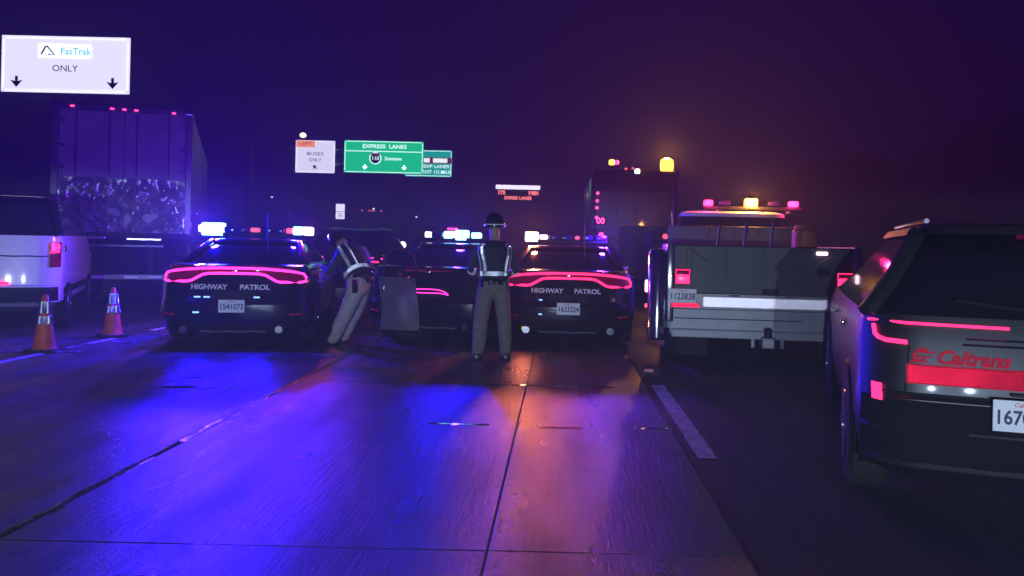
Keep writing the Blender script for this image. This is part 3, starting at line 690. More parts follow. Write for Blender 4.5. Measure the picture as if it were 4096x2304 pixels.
for sx in (-1, 1):
    tl = obj('tail_light', vs.patch(lambda x: (.98, 1.36), sx * .86, sx * .99, 8, .02), tail_lens, vt)
    obj('lamp', vs.strip([(sx * .875, 1.20), (sx * .965, 1.21), (sx * .97, 1.31), (sx * .955, 1.335), (sx * .88, 1.335)], .014, .03), tail_red, tl, True)
    obj('lamp_core', vs.patch(lambda x: (1.22, 1.32), sx * .885, sx * .96, 4, .026), mat('tail_core', (.5, .02, .05), .3, emit=(1, .06, .15), es=1.0), tl)
    obj('lower_lamp', vs.strip([(sx * .875, 1.03), (sx * .95, 1.03)], .02, .026, closed=False), tail_lens, tl)
    obj('pillar', tube([(sx * .965, .22, 1.45), (sx * .85, .33, 2.0)], .06, 8), black, vt, True)
    for yy in (1.05, 3.95):
        wheel(vt, sx * .9, yy, .37, sx=sx); arch(vt, vs, sx * .99, yy, .37)
    obj('trim_strip', vs.side_patch(sx, .5, 4.4, .55, .66, .012), trim, vt)
    obj('side_marker', box((sx * 1.02, .42, 1.26), (.02, .16, .08), .008), chrome, vt, True)
obj('bumper', vs.patch(lambda x: (.44, .68), -.97, .97, 30, .008), trim, vt)
obj('reflective_strip', vs.strip([(-.8 + 1.15 * i / 12, .745) for i in range(13)], .022, .02, closed=False), tail_red, vt, True)  # strip glows red through the tail light emission
obj('tailgate_crease', vs.strip([(-.85 + 1.7 * i / 16, 1.145 + .003 * math.sin(i * 2)) for i in range(17)], .012, .0, closed=False), chrome, vt, True)
plate(vt, -.12, vs.rear(.12, .6) - .03, .60, '7KRM402')

# ------------------------------------------------------------------ box trailer with crumpled rear
tr = thing('box_trailer', 'tall box trailer with crumpled lower rear doors and five red marker lights', 'trailer', (-9.10, 16.6, 0), R(22.5))
tpaint = mat('trailer_panel', (.33, .31, .35), .42, var=.22, scale=1.2, bump=.15, bscale=3)
crumple_m = mat('crumpled_aluminium', (.66, .66, .70), .22, metal=.5, var=.15, scale=5)
obj('box', box((0, 7.1, 2.83), (2.56, 14.0, 2.66), .02), tpaint, tr)
for sx in (-1, 1):
    obj('post', box((sx * 1.235, .05, 2.84), (.12, .12, 2.62), .012), steel, tr)
    d = obj('door', box((sx * .585, .075, 3.36), (1.16, .05, 1.38), .01), tpaint, tr)
    for xx in (.25, .85): obj('lock_rod', tube([(sx * xx, .03, 2.7), (sx * xx, .03, 4.02)], .014, 8), steel, d, True)
    for zz in (2.85, 3.3, 3.8): obj('hinge', box((sx * 1.12, .035, zz), (.14, .03, .06), .008), steel, d)
    obj('corner_cap', box((sx * 1.22, .06, 4.13), (.16, .2, .12), .02), chrome, tr)
    obj('mudflap', box((sx * .95, 1.2, .55), (.6, .02, .8), .005), rubber, tr)
    for yy in (1.9, 3.1):
        wheel(tr, sx * 1.02, yy, .5, .5, sx=sx)
    for k in range(12):
        obj('side_rib', box((sx * 1.285, .8 + k * 1.15, 2.83), (.02, .05, 2.5), .004), tpaint, tr)
obj('header', box((0, .05, 4.09), (2.36, .12, .14), .015), steel, tr)
for x in (-.93, -.22, 0, .22, .93):
    obj('marker_light', box((x, -.025, 4.09), (.075, .035, .035), .012), lamp_red, tr, True)
b = bmesh.new(); g = []; nx, nz = 110, 52
from mathutils import noise
for j in range(nz + 1):
    row = []
    for i in range(nx + 1):
        u = i / nx; v_ = j / nz; x = -1.17 + 2.34 * u; z = 1.56 + 1.12 * v_
        p_ = Vector((x * 1.7, z * 1.3, 0))
        r1 = 1 - abs(noise.noise(p_ * 1.5 + Vector((3, 1, 0)))) * 2
        r2 = 1 - abs(noise.noise(Vector((x * 4.6 + z * 2.6, z * 2.6 - x * .8, 5)))) * 2.2
        r3 = 1 - abs(noise.noise(Vector((x * 11 - z * 5, z * 6 - x * 3, 9)))) * 2.2
        env = min(1, (1 - v_) * 1.8) * min(1, u * 8, (1 - u) * 8)
        y = .07 + env * (.12 - .13 * max(0, r1) - .13 * max(0, r2) ** 1.3 - .05 * max(0, r3) ** 1.2)
        row.append(b.verts.new((x, y, z - .05 * env * max(0, r1))))
    g.append(row)
for A, Bq in zip(g, g[1:]):
    for i in range(nx): b.faces.new((A[i], A[i + 1], Bq[i + 1], Bq[i]))
bmesh.ops.solidify(b, geom=list(b.faces), thickness=.006)
obj('crumpled_door_skin', b, crumple_m, tr, True)['label'] = 'crumpled shiny metal skin of the lower rear doors'
obj('sill', box((0, .04, 1.48), (2.5, .14, .12), .02), trim, tr)
obj('sill_scrap', box((-.45, -.045, 1.43), (.32, .03, .05), .012), crumple_m, tr); obj('sill_scrap', box((.42, -.045, 1.41), (.66, .03, .05), .012), crumple_m, tr)
obj('crossbar', box((.0, -.01, 1.27), (1.6, .04, .05), .01), steel, tr)
for sx in (-1, 1): obj('frame_rail', box((sx * .5, 6.5, 1.3), (.1, 13, .3), .01), trim, tr)
obj('underride_guard', box((0, .0, .62), (2.3, .1, .12), .02), steel, tr)
for sx in (-1, 1): obj('guard_strut', box((sx * .55, .03, .97), (.1, .08, .62), .01), trim, tr)
for x in (-.85, -.4, .2, .65): obj('reflective_tape', box((x, -.056, .62), (.26, .008, .05), .002), refl_w, tr)
for sx in (-1, 1): obj('landing_leg', box((sx * .8, 11.5, .75), (.12, .12, 1.5), .01), steel, tr)

# ------------------------------------------------------------------ dark SUV ahead of the first patrol car
bumper_m = mat('bumper_black', (.010, .010, .012), .85, spec=.08, bump=.1, scale=30)
def suv_shape(t, paint_, hw=.97, ln=4.9, roof=1.78, nr=.76):
    s = Shell([(.28, .15, ln - .1, hw * .9), (.36, .03, ln, hw * .97), (.55, .0, ln + .03, hw), (.72, .02, ln + .03, hw), (.75, .06, ln, hw), (1.02, .08, ln - .1, hw * .995), (1.16, .12, ln - .7, hw * .97)], bow=.07, cr=.2)
    obj('body', s.build(), paint_, t, True)
    gsh = Shell([(1.155, .13, ln - 1.1, hw * .96), (1.36, .25, ln - 1.6, hw * (nr + .145)), (roof - .08, .48, ln - 2.1, hw * nr), (roof - .03, .55, ln - 2.2, hw * (nr - .03))], bow=.07, cr=.15, fbow=.2, fcr=.2)
    obj('cabin_glass', gsh.build(), glass, t, True)
    obj('roof', Shell([(roof - .07, .40, ln - 2.1, hw * (nr + .015)), (roof - .02, .42, ln - 2.2, hw * (nr - .01)), (roof, .7, ln - 2.4, hw * (nr - .1))], bow=.07, cr=.12, fbow=.2, fcr=.15).build(), paint_, t, True)
    for sx in (-1, 1):
        obj('pillar', tube([(sx * hw * .955, .32, 1.15), (sx * hw * (nr + .145), .43, 1.36), (sx * hw * (nr + .005), .62, roof - .06)], [.06, .055, .05], 8), paint_, t, True)
        for yy in (1.0, ln - 1.05): wheel(t, sx * (hw - .1), yy, .37, sx=sx); arch(t, s, sx * (hw - .01), yy, .37)
        obj('roof_rail', tube([(sx * hw * (nr - .08), .9, roof + .02), (sx * hw * (nr - .08), ln - 2.5, roof + .02)], .016, 8), chrome, t, True)
    obj('bumper', s.patch(lambda x: (.285, .715), -.985 * hw, .985 * hw, 40, .006), bumper_m, t)
    return s
sv = thing('suv', 'dark SUV with short red tail lights beyond the bent person', 'suv', (-5.37, 20, 0), 0)
ss_ = suv_shape(sv, black)
for sx in (-1, 1):
    tl = obj('tail_light', ss_.strip([(sx * .90, 1.03), (sx * .58, 1.06)], .014, .02, closed=False), tail_mag, sv, True)
    obj('lower_lamp', ss_.strip([(sx * .82, .95), (sx * .64, .96)], .022, .02, closed=False), tail_red, tl, True)
plate(sv, 0, ss_.rear(.17, .85) - .02, .85, '1419863')

# ------------------------------------------------------------------ road-works truck
tk = thing('work_truck', 'white road works truck with red reflective band and amber beacon on its cab', 'truck', (2.57, 10.12, 0), R(-6))
dgrey = mat('tailgate_grey', (.05, .055, .055), .5, var=.25, scale=3, bump=.1)
twhite = mat('truck_white', (.45, .47, .47), .38, coat=.2, var=.2, scale=2.5, bump=.08, bscale=6)
obj('body', box((0, 1.7, .88), (2.36, 3.3, .86), .03), twhite, tk, True)
obj('tailgate', box((0, .03, 1.22), (2.34, .07, .62), .015), dgrey, tk)
for k in range(5): obj('tailgate_rib', box((-.92 + .46 * k, -.012, 1.30), (.05, .02, .42), .006), dgrey, tk)
obj('tailgate_latch', box((.1, -.02, .96), (.2, .05, .07), .012), trim, tk); obj('tailgate_latch', box((.75, -.02, 1.22), (.16, .04, .1), .012), trim, tk)
for sx in (-1, 1):
    obj('side_wall', box((sx * 1.15, 1.7, 1.42), (.08, 3.3, .26), .03), twhite, tk, True)
    obj('corner_post', box((sx * 1.155, .0, 1.05), (.1, .1, 1.0), .02), twhite if sx > 0 else chrome, tk, True)
    tl = obj('tail_light', box((sx * 1.0, -.035, 1.13), (.20, .05, .20), .03), tail_lens, tk, True)
    obj('lamp', box((sx * 1.0, -.058, 1.10), (.16, .02, .11), .02), tail_red, tl, True)
    obj('lamp_ring', tube([(sx * 1.0 + a, -.062, 1.13 + c_) for a, c_ in ((-.085, -.085), (.085, -.085), (.085, .085), (-.085, .085))], .008, 6, closed=True), tail_red, tl)
    for yy in (.95, 5.0): wheel(tk, sx * 1.02, yy, .42, .32, sx=sx)
    obj('fender', tube([(sx * 1.12, .95 + .56 * math.cos(a), .42 + .56 * math.sin(a)) for a in lin(R(5), R(175), 14)], .09, 8, flat=.4), twhite, tk, True)
    mi = obj('mirror', box((sx * 1.42, 4.9, 1.65), (.2, .1, .34), .03), trim, tk, True)
    obj('mirror_arm', tube([(sx * 1.08, 4.95, 1.6), (sx * 1.36, 4.92, 1.6)], .018, 8), trim, mi)
rb = obj('reflective_band', box((.14, -.03, .815), (1.78, .02, .15), .006), mat('band_pale_red', (.95, .70, .70), .4, var=.15, scale=3), tk)
obj('retro_sheet', retro(lambda u, v, h: Vector((.14 + u, -.052 - h, .815 + v)), 1.76, .14, .014), retro_p, rb)
obj('band_end', box((-1.0, -.035, .80), (.3, .03, .12), .006), refl_r, rb)
obj('retro_sheet', retro(lambda u, v, h: Vector((-.96 + u, -.062 - h, .765 + v)), .36, .05, .014), retro_r, rb)
obj('band_end', box((1.1, -.035, .78), (.12, .03, .08), .006), cone_w, rb)
obj('rear_apron', box((0, .0, .56), (2.3, .06, .32), .012), twhite, tk)
obj('step_bumper', box((0, -.06, .42), (2.26, .2, .1), .015), twhite, tk)
obj('apron_seam', box((-.3, -.033, .60), (1.6, .008, .012), .002), trim, tk)
hc = obj('tow_hitch', box((.05, -.15, .34), (.16, .3, .14), .02), steel, tk)
obj('hitch_pin', lathe([(.05, 0), (.05, .1), (.03, .12)], 12, 'Z', (.05, -.25, .40)), trim, hc)
for x in (-.12, .24): obj('hitch_bracket', box((x, -.1, .36), (.05, .1, .2), .01), steel, tk)
for x in (-.6, .7): obj('mudflap', box((x * 1.4, .35, .30), (.4, .015, .42), .004), rubber, tk)
obj('streak_reflector', lathe([(.10, .30), (.13, .33), (.13, 1.40), (.10, 1.46), (.03, 1.48)], 24, 'Z', (-1.31, .12, 0)), chrome, tk, True)  # chrome cylinder added to mirror the lamps as vertical streaks on the flank
obj('reflector_clamp', box((-1.22, .12, .60), (.12, .05, .05), .01), steel, tk); obj('reflector_clamp', box((-1.22, .12, 1.2), (.12, .05, .05), .01), steel, tk)
obj('side_marker', box((-1.45, .3, .98), (.05, .10, .16), .02), lamp_pink, tk, True)
obj('side_marker', box((-1.45, .3, .72), (.05, .10, .05), .015), lamp_dred, tk, True)
obj('marker_bracket', box((-1.32, .3, .85), (.24, .06, .06), .01), trim, tk)
for x in (-1.02, -.35, .35, 1.02):
    obj('tailgate_hinge', tube([(x - .06, -.03, .915), (x + .06, -.03, .915)], .022, 10), steel, tk, True)
obj('grab_handle', tube([(.98, -.02, .62), (.98, -.08, .64), (.98, -.08, .74), (.98, -.02, .76)], .012, 8), steel, tk, True)
for sx in (-1, 1): obj('chain', tube([(sx * .92 - .03 * k * sx, -.03 - .004 * (k % 2), 1.5 - .03 * k + .004 * k * k * .3) for k in range(9)], .009, 6), steel, tk)
for x in (-.55, -.2, .15): obj('tool_handle', tube([(x, .5, 1.3), (x + .06, .55, 1.86 + .1 * x)], .018, 8), dgrey, tk, True)
obj('water_cooler', lathe([(.16, 1.31), (.17, 1.35), (.16, 1.75), (.13, 1.78), (.12, 1.83)], 20, 'Z', (.62, .6, 0)), mat('cooler_orange', (.5, .14, .04), .5), tk, True)
plate(tk, -1.0, -.085, .885, '1123838', .35, .18, .115)
cs = Shell([(.5, 3.45, 6.4, 1.0), (1.2, 3.4, 6.5, 1.04), (1.45, 3.42, 5.8, 1.02)], bow=.03, cr=.08)
obj('cab', cs.build(), twhite, tk, True)
obj('cab_glass', Shell([(1.44, 3.43, 5.5, 1.0), (2.05, 3.6, 4.9, .86)], bow=.03, cr=.08, fbow=.15, fcr=.15).build(), glass, tk, True)
obj('cab_roof', Shell([(2.04, 3.55, 5.0, .88), (2.10, 3.56, 4.95, .87), (2.14, 3.75, 4.8, .75)], bow=.03, cr=.08, fbow=.15, fcr=.15).build(), twhite, tk, True)
obj('headboard', box((0, 3.38, 1.62), (2.2, .05, .5), .02), dgrey, tk)
lb = obj('light_bar', box((.35, 3.9, 2.2), (1.7, .26, .06), .02), trim, tk, True)
for x in (-.25, .95): obj('bracket', box((x, 3.9, 2.155), (.06, .2, .06), .005), steel, lb)
for x, m_, wd, ht in ((-.40, lamp_red, .16, .10), (-.12, lamp_off, .2, .08), (.33, lamp_amber, .22, .17), (.72, lamp_off, .2, .08), (1.05, lamp_red, .16, .10)):
    obj('lamp', box((x, 3.85, 2.285), (wd, .2, ht), .03), m_, lb, True)
light('amber_beacon_light', (.33, 3.65, 2.36), (1.0, .34, .06), 170, .07, tk)
light('red_lamp_light', (-.40, 3.65, 2.30), (1.0, .02, .2), 25, .05, tk); light('red_lamp_light', (1.05, 3.65, 2.30), (1.0, .02, .2), 25, .05, tk)
obj('clearance_light', box((.72, -.03, 1.46), (.14, .05, .045), .015), lamp_pink, tk, True)
obj('antenna', tube([(-1.0, 3.5, 1.45), (-1.05, 3.4, 2.1)], .008, 6), steel, tk)

# ------------------------------------------------------------------ Caltrans SUV, near right
ct = thing('suv', 'dark SUV with red Caltrans lettering and red reflective band on its tailgate', 'suv', (2.60, 3.97, 0), R(-16.5))
cs_ = suv_shape(ct, greyp, 1.02, 5.0, 1.68, .66)
for sx in (-1, 1):
    tl = obj('tail_light', cs_.strip([(sx * .97, 1.12), (sx * .80, 1.12), (sx * .62, 1.118), (sx * .30, 1.115)], .0075, .016, closed=False), tail_red, ct, True)
    obj('hook_lamp', cs_.strip([(sx * .945, 1.095), (sx * .94, 1.05), (sx * .925, 1.032), (sx * .89, 1.022), (sx * .79, 1.018)], .012, .018, closed=False), tail_red, tl, True)
    obj('glowing_reflector', cs_.patch(lambda x: (.70, .785), sx * .905, sx * .955, 4, .016), tail_red, ct)  # reflector glows by tail light emission instead of returning light
    for k in range(3): obj('door_trim', cs_.side_patch(sx, .9 + k * 1.25, 2.1 + k * 1.25, .5, .54, .01), chrome, ct)
    obj('window_chrome', tube([(sx * .985, .42, 1.17), (sx * .865, .46, 1.36), (sx * .74, .60, 1.56), (sx * .70, .68, 1.62)], .010, 6), chrome, ct, True)
    for y0 in (1.5, 2.6): obj('door_handle', box((sx * 1.045, y0, 1.0), (.03, .2, .03), .01), chrome, ct, True)
text('lettering', 'Caltrans', .10, red_ink, ct, (-.475, cs_.rear(.45, .95) - .004, .945), shear=.35, width=.35, bold=.004, on=cs_)
lg = text('logo', 'C', .10, red_ink, ct, (-.735, cs_.rear(.72, .95) - .004, .95), shear=.3, bold=.004, on=cs_)
for k in range(3): obj('logo_bar', box((-.73 + .02 * k, cs_.rear(.72, .95) - .008, .92 + .025 * k), (.09, .006, .009), .001), red_ink, ct)
ctb = obj('reflective_band', cs_.patch(lambda x: (.80, .905), -.79, .79, 40, .010), refl_r, ct)
obj('retro_sheet', retro(lambda u, v, h: Vector((u, cs_.rear(u, .852 + v) - .02 - h, .852 + v)), 1.56, .10, .008), retro_r, ctb)
obj('tailgate_grille', cs_.strip([(-.5 + .03 * i, 1.05) for i in range(35)], .006, .01, closed=False, bm=cs_.strip([(-.52 + .03 * i, 1.02) for i in range(35)], .006, .01, closed=False)), chrome, ct)
obj('bumper_step', cs_.strip([(-.5 + .05 * i, .57) for i in range(21)], .02, .02, closed=False, flat=.4), steel, ct, True)
plate(ct, -.24, cs_.rear(.3, .70) - .045, .685, '1670591', .31, .16, .10)

for sx in (-1, 1): obj('tailgate_gap', cs_.strip([(sx * .80, .60), (sx * .79, .8), (sx * .775, 1.0)], .004, .0, closed=False), trim, ct)
obj('tailgate_gap', cs_.strip([(-.8 + .1 * i, .60) for i in range(17)], .005, .0, closed=False), trim, ct)
obj('high_brake_light', box((0, .44, 1.60), (.4, .03, .025), .008), tail_lens, ct)
obj('wiper', tube([(.0, .11, 1.19), (-.30, .12, 1.22), (-.55, .15, 1.25)], .009, 6), trim, ct, True)
obj('badge', box((-.05, cs_.rear(.05, 1.06) - .01, 1.065), (.16, .012, .05), .006), chrome, ct, True)
obj('plate_lamp', box((-.24, cs_.rear(.3, .78) - .03, .782), (.12, .03, .015), .004), trim, ct)
obj('bumper_reflection_lip', cs_.strip([(-.95 + .1 * i, .745) for i in range(20)], .008, .004, closed=False), trim, ct, True)
# ------------------------------------------------------------------ fire engine ahead
fe = thing('fire_engine', 'tall dark fire engine with amber beacon and red water gauge lights', 'fire engine', (2.1, 23, 0), 0)
frd = mat('engine_paint', (.04, .006, .01), .3, coat=.4, var=.2, scale=2)
obj('body', box((0, 3.4, 2.05), (2.5, 6.6, 2.9), .06), frd, fe, True)
obj('rear_panel', box((0, .07, 1.9), (2.2, .04, 2.4), .02), frd, fe)
for k in range(6): obj('shutter_slat', box((.25, .04, 1.0 + .2 * k), (1.3, .02, .16), .02), dgrey, fe)
for sx in (-1, 1):
    obj('grab_rail', tube([(sx * 1.15, -.02, 1.7), (sx * 1.1, -.05, 3.3)], .018, 8), chrome, fe, True)
    for yy in (1.6, 5.4): wheel(fe, sx * 1.08, yy, .52, .35, sx=sx)
    obj('ladder_rail', tube([(sx * .3 - .2, .0, 2.4), (sx * .3 - .1, .4, 3.55)], .02, 8), chrome, fe, True)
obj('rear_step', box((0, -.15, .62), (2.4, .5, .08), .02), steel, fe)
obj('light_mast', box((0, .2, 3.62), (2.3, .2, .2), .03), trim, fe)
for x, z, m_, s in ((-.66, 3.9, lamp_amber, .16), (-.52, 3.9, lamp_red, .13), (.08, 3.66, lamp_white, .14), (-.25, 3.72, lamp_dred, .07), (-.05, 3.74, lamp_dred, .06), (.93, 3.86, lamp_amber, .36), (1.2, 3.65, lamp_off, .14)):
    o = obj('beacon', lathe([(s * .5, -s * .5), (s * .55, 0), (s * .5, s * .4), (s * .2, s * .55)], 16, 'Z', (x, .08, z)), m_, fe, True)
    obj('beacon_base', box((x, .12, z - s * .5 - .03), (s * 1.1, .16, .08), .01), trim, o)
for z in (3.0, 2.78, 2.58, 2.3): obj('gauge_light', lathe([(.045, -.02), (.045, .02), (.02, .03)], 12, 'Y', (-1.07 + .03 * (z - 2.3), .0, z)), lamp_red, fe, True)
obj('display_box', box((-.95, .03, 2.2), (.34, .05, .24), .01), trim, fe)
text('display_digits', '00', .24, lamp_red, fe, (-.95, -.005, 2.2), bold=.008)
obj('tail_light', lathe([(.08, -.02), (.08, .02), (.05, .04)], 14, 'Y', (-.92, .0, 1.8)), lamp_red, fe, True)
obj('tail_light', lathe([(.08, -.02), (.08, .02), (.05, .04)], 14, 'Y', (.92, .0, 1.8)), lamp_dred, fe, True)
obj('equipment_rack', tube([(-.8, -.02, 1.5), (-.6, -.06, 1.75), (-.3, -.02, 1.5), (0, -.06, 1.8), (.2, -.02, 1.55)], .02, 8), chrome, fe, True)
light('amber_beacon_light', (.93, .08, 4.15), (1.0, .36, .04), 300, .09, fe)

# ------------------------------------------------------------------ tow truck far ahead
tt = thing('tow_truck', 'distant dark tow truck with round white work lamp and small red beacon', 'tow truck', (-4.9, 28, 0), 0)
obj('deck', box((0, 2.0, .95), (2.2, 4.0, .3), .04), greyp, tt, True)
obj('cab', Shell([(.6, 4.0, 6.2, 1.0), (1.4, 4.0, 6.2, 1.05), (2.1, 4.15, 5.4, .85)], bow=.03, cr=.08).build(), greyp, tt, True)
obj('boom', box((0, 1.6, 1.5), (.25, 3.2, .25), .03, Matrix.Rotation(R(12), 3, 'X')), steel, tt)
obj('light_pylon', box((0, 3.9, 1.9), (2.0, .1, .1), .02, bm=box((0, 3.9, 1.5), (.1, .1, .9), .02)), trim, tt)
for sx in (-1, 1):
    for yy in (1.0, 5.2): wheel(tt, sx * .9, yy, .42, .3, sx=sx)
    obj('tail_light', box((sx * .95, -.02, .95), (.14, .04, .1), .02), tail_lens, tt)
obj('work_lamp', lathe([(.11, -.03), (.12, 0), (.1, .03)], 18, 'Y', (-.6, -.03, 1.36)), lamp_white, tt, True)
obj('lamp_post', tube([(-.6, .03, 1.0), (-.6, .03, 1.3)], .03, 8), steel, tt)
obj('beacon', box((.62, 3.8, 2.02), (.42, .16, .09), .03), lamp_red, tt, True)

# ------------------------------------------------------------------ distant truck with marker lights
dt = thing('distant_truck', 'far box truck showing a row of small purple marker lights', 'truck', (-18.9, 80, 0), 0)
obj('box', box((0, 5, 2.7), (2.6, 10, 3.6), .05), tpaint, dt); obj('chassis', box((0, 5, .75), (2.2, 9.5, .4), .05), trim, dt)
for x in (-.95, -.25, .0, .25, .95): obj('marker_light', box((x, -.02, 4.45), (.16, .05, .12), .02), lamp_dred, dt)
for sx in (-1, 1):
    wheel(dt, sx, 2, .5, .5, sx=sx); wheel(dt, sx, 9, .5, .3, sx=sx)

for i, (x, y, z) in enumerate(((-43.5, 120, 7.6), (-21.8, 120, 5.1), (-23.6, 110, 5.1), (-25.9, 110, 5.8))):
    sl = thing('street_light', ['far street light on the left beyond the trailer', 'far street light under the teal sign', 'far street light beyond the small two panel sign', 'far street light above the distant box truck'][i], 'street light', (x, y, 0), 0, 'far street lights')
    obj('pole', tube([(0, 0, -.02), (0, 0, z - .6), (.15, -.1, z)], [.1, .07, .05], 8), steel, sl, True)
    obj('lamp', lathe([(.10, -.06), (.17, 0), (.08, .1)], 12, 'Z', (.2, -.15, z)), lamp_white, sl, True)
# ------------------------------------------------------------------ overhead signs
sg_white = mat('sign_white_glow', (.8, .8, .82), .5, var=.05, scale=.8, emit=(.80, .78, 1.0), es=1.25)  # emission in all sign faces stands in for headlamp light they throw back
sg_green = mat('sign_green_glow', (.0, .25, .12), .5, var=.1, scale=.8, emit=(.0, .62, .26), es=1.15)
sg_teal = mat('sign_teal_glow', (.0, .22, .2), .5, emit=(.0, .40, .34), es=1.2)
sg_text = mat('sign_text_glow', (.8, .8, .8), .5, emit=(.75, 1.0, .95), es=1.6)
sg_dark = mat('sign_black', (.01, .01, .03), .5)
sg_orange = mat('sign_orange_glow', (.7, .25, .1), .5, emit=(1.0, .33, .16), es=1.2)
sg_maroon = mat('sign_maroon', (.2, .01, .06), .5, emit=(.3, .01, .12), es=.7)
sg_cyan = mat('sign_cyan_glow', (.3, .7, .8), .5, emit=(.25, .8, 1.0), es=.9)
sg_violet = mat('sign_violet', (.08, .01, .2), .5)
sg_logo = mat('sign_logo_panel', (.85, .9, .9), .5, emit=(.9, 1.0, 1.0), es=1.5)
def frame(parent, wd, ht, m, t=.06, d=-.06, rad=.12):
    b = None
    for c_, s_ in (((0, d, ht / 2 - t), (wd - 2 * rad, .02, t)), ((0, d, -ht / 2 + t), (wd - 2 * rad, .02, t)), ((wd / 2 - t, d, 0), (t, .02, ht - 2 * rad)), ((-wd / 2 + t, d, 0), (t, .02, ht - 2 * rad))):
        b = box(c_, s_, .004, bm=b, seg=1)
    return obj('border', b, m, parent)
def arrow(parent, x, z, s, m, ang=0, d=-.06):
    b = bmesh.new()
    P = [(-.13, .5), (.13, .5), (.13, .05), (.55, .15), (.0, -.5), (-.55, .15), (-.13, .05)]
    ca, sa = math.cos(ang), math.sin(ang)
    vs_ = [b.verts.new((x + s * (p * ca - q * sa), d, z + s * (p * sa + q * ca))) for p, q in P]
    b.faces.new(vs_); bmesh.ops.solidify(b, geom=list(b.faces), thickness=.01)
    return obj('arrow', b, m, parent)
def sign(label, loc, wd, ht, m, name='overhead_sign'):
    t = thing(name, label, 'sign', loc)
    obj('panel', box((0, 0, 0), (wd, .08, ht), .03), m, t)
    for k in range(3): obj('stiffener', box((-wd * .35 + wd * .35 * k, .09, 0), (.08, .1, ht * .96), .01), steel, t)
    return t
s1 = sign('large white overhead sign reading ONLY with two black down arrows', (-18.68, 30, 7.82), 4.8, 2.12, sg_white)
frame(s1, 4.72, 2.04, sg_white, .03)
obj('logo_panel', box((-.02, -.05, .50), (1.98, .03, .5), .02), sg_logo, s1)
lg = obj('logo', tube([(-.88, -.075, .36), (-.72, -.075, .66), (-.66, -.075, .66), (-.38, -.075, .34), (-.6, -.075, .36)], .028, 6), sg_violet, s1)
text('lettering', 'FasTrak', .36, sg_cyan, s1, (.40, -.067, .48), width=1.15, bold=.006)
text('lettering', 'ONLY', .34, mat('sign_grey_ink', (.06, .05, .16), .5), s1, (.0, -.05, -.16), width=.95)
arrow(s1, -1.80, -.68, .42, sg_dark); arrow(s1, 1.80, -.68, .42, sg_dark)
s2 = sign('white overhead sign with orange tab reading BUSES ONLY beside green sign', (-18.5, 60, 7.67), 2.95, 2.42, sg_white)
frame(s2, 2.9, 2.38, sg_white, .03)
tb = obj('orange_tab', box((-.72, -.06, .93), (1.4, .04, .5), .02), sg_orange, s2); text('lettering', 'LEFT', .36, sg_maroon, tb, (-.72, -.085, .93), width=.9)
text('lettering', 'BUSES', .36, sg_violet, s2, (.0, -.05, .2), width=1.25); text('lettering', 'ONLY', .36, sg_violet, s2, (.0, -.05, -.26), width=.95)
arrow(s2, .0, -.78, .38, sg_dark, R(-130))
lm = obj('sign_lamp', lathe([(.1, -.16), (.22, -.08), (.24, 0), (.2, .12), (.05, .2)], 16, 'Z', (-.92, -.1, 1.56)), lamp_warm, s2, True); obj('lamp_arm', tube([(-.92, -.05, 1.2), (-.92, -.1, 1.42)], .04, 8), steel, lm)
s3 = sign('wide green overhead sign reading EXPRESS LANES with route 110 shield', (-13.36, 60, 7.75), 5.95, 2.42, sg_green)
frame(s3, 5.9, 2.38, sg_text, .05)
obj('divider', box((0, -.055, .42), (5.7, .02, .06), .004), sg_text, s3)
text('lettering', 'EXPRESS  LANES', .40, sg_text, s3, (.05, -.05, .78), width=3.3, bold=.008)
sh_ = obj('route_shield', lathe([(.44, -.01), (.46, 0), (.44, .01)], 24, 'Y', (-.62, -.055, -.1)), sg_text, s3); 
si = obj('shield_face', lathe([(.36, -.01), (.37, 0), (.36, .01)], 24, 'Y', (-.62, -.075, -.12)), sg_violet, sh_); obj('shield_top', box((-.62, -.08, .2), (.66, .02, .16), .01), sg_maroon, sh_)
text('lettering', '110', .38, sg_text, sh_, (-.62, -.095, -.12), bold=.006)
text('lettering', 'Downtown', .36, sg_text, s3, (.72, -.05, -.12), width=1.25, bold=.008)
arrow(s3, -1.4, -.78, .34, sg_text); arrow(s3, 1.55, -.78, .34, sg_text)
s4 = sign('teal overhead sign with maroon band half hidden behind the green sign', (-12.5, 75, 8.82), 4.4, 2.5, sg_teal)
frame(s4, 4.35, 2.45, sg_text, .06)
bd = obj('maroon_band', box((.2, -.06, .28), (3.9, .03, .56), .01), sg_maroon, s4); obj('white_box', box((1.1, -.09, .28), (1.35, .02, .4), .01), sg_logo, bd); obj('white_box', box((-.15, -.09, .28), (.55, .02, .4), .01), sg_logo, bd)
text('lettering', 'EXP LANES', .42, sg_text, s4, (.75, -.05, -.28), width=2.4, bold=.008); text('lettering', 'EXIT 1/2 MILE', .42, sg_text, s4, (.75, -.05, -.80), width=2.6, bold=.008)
s5 = thing('message_sign', 'far overhead message sign with white top bar and red dot text', 'sign', (-4.87, 90, 7.1))
obj('cabinet', box((0, .3, 0), (5.0, .6, 1.75), .05), trim, s5)
obj('light_bar', box((0, -.08, .72), (4.98, .1, .46), .06), mat('message_bar_lit', (.8, .8, .8), .5, emit=(.85, .8, 1.0), es=2), s5)
led = mat('sign_led', (.4, .05, .05), .5, emit=(1.0, .2, .2), es=2.2)
text('message_text', '175', .62, led, s5, (-1.85, -.02, .08), width=.8, bold=.03); text('message_text', '9 MIN', .62, led, s5, (1.75, -.02, .08), width=1.1, bold=.03); text('message_text', 'EXPRESS', .5, led, s5, (-.75, -.02, -.5), width=1.5, bold=.02); text('message_text', 'LANES', .5, led, s5, (.85, -.02, -.5), width=1.4, bold=.02)
s6 = thing('roadside_sign', 'small white two panel roadside sign on a post under the overhead signs', 'sign', (-12.4, 45, 0))
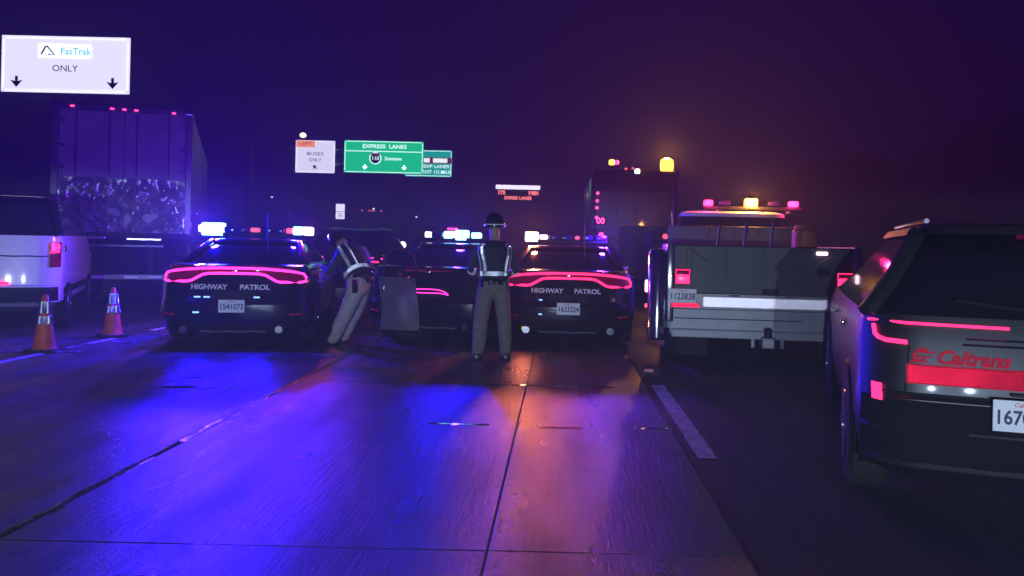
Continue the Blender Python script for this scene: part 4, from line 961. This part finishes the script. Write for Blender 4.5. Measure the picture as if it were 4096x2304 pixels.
obj('post', box((0, .05, 1.45), (.08, .06, 2.9), .008), steel, s6)
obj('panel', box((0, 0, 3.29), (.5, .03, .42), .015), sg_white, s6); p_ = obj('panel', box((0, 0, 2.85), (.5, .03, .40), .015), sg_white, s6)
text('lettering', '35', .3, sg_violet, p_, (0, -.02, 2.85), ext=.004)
# gantries that carry the signs
def gantry(label, x0, x1, y, z, posts):
    t = thing('sign_gantry', label, 'gantry', (0, y, 0))
    for zz in (z - .55, z + .55): obj('chord', tube([(x0, .3, zz), (x1, .3, zz)], .1, 8), steel, t, True)
    n = int((x1 - x0) / 1.4)
    for k in range(n):
        a = x0 + (x1 - x0) * k / n; c_ = x0 + (x1 - x0) * (k + 1) / n
        obj('brace', tube([(a, .3, z - .55), (c_, .3, z + .55)] if k % 2 else [(a, .3, z + .55), (c_, .3, z - .55)], .04, 6), steel, t)
    for x in posts: obj('post', tube([(x, .3, -.02), (x, .3, z + .6)], .22, 12), steel, t, True)
gantry('steel truss gantry carrying the large white ONLY sign', -24, -16.6, 30, 7.8, (-23.6,))
gantry('steel truss gantry carrying the green EXPRESS LANES sign', -24, -10.6, 60, 7.7, (-23.5,))
gantry('steel truss gantry carrying the teal sign with maroon band', -26, -10.5, 75, 8.8, (-25.5,))
gantry('steel truss gantry carrying the far message sign', -7.2, 22, 90.5, 7.1, (21.5,))

# ------------------------------------------------------------------ unseen headlamps added behind the camera to light bands, cones and plates
for x, lab in ((-1.65, 'unseen added headlamp with cut-off shields on the side toward the traffic cones'), (-.2, 'unseen added headlamp with cut-off shields on the side toward the work truck')):
    hl = thing('headlamp', lab, 'headlamp', (x, -6, 1.0), 0, 'unseen headlamps added to light the scene')
    obj('upper_shield', box((0, .15, .026), (.5, .34, .012), .002), trim, hl)  # slot plates added to trim the beam above and below
    obj('lower_shield', box((0, .15, -.044), (.5, .34, .012), .002), trim, hl)
    obj('reflector_bowl', lathe([(.12, -.02), (.10, -.10), (.04, -.14)], 20, 'Y'), chrome, hl, True)
    h = light('headlamp_light', (0, 0.02, 0), (.56, .72, 1.0), HEAD, .006, hl, 'SPOT')
    h.data.spot_size = R(110); h.data.spot_blend = .6
    h.rotation_euler = (R(89), 0, 0)

# ------------------------------------------------------------------ thin smoke / mist in the air
hz = struct(obj('haze', box((0, 100, 21), (264, 264, 44)), black), 'stuff')
hm_ = bpy.data.materials.new('haze'); hm_.use_nodes = True; nt = hm_.node_tree; nt.nodes.clear()
out = nt.nodes.new('ShaderNodeOutputMaterial'); pv = nt.nodes.new('ShaderNodeVolumePrincipled')
pv.inputs['Color'].default_value = (.85, .85, .9, 1); pv.inputs['Density'].default_value = HAZE
nt.links.new(pv.outputs['Volume'], out.inputs['Volume'])
hz.data.materials.clear(); hz.data.materials.append(hm_)
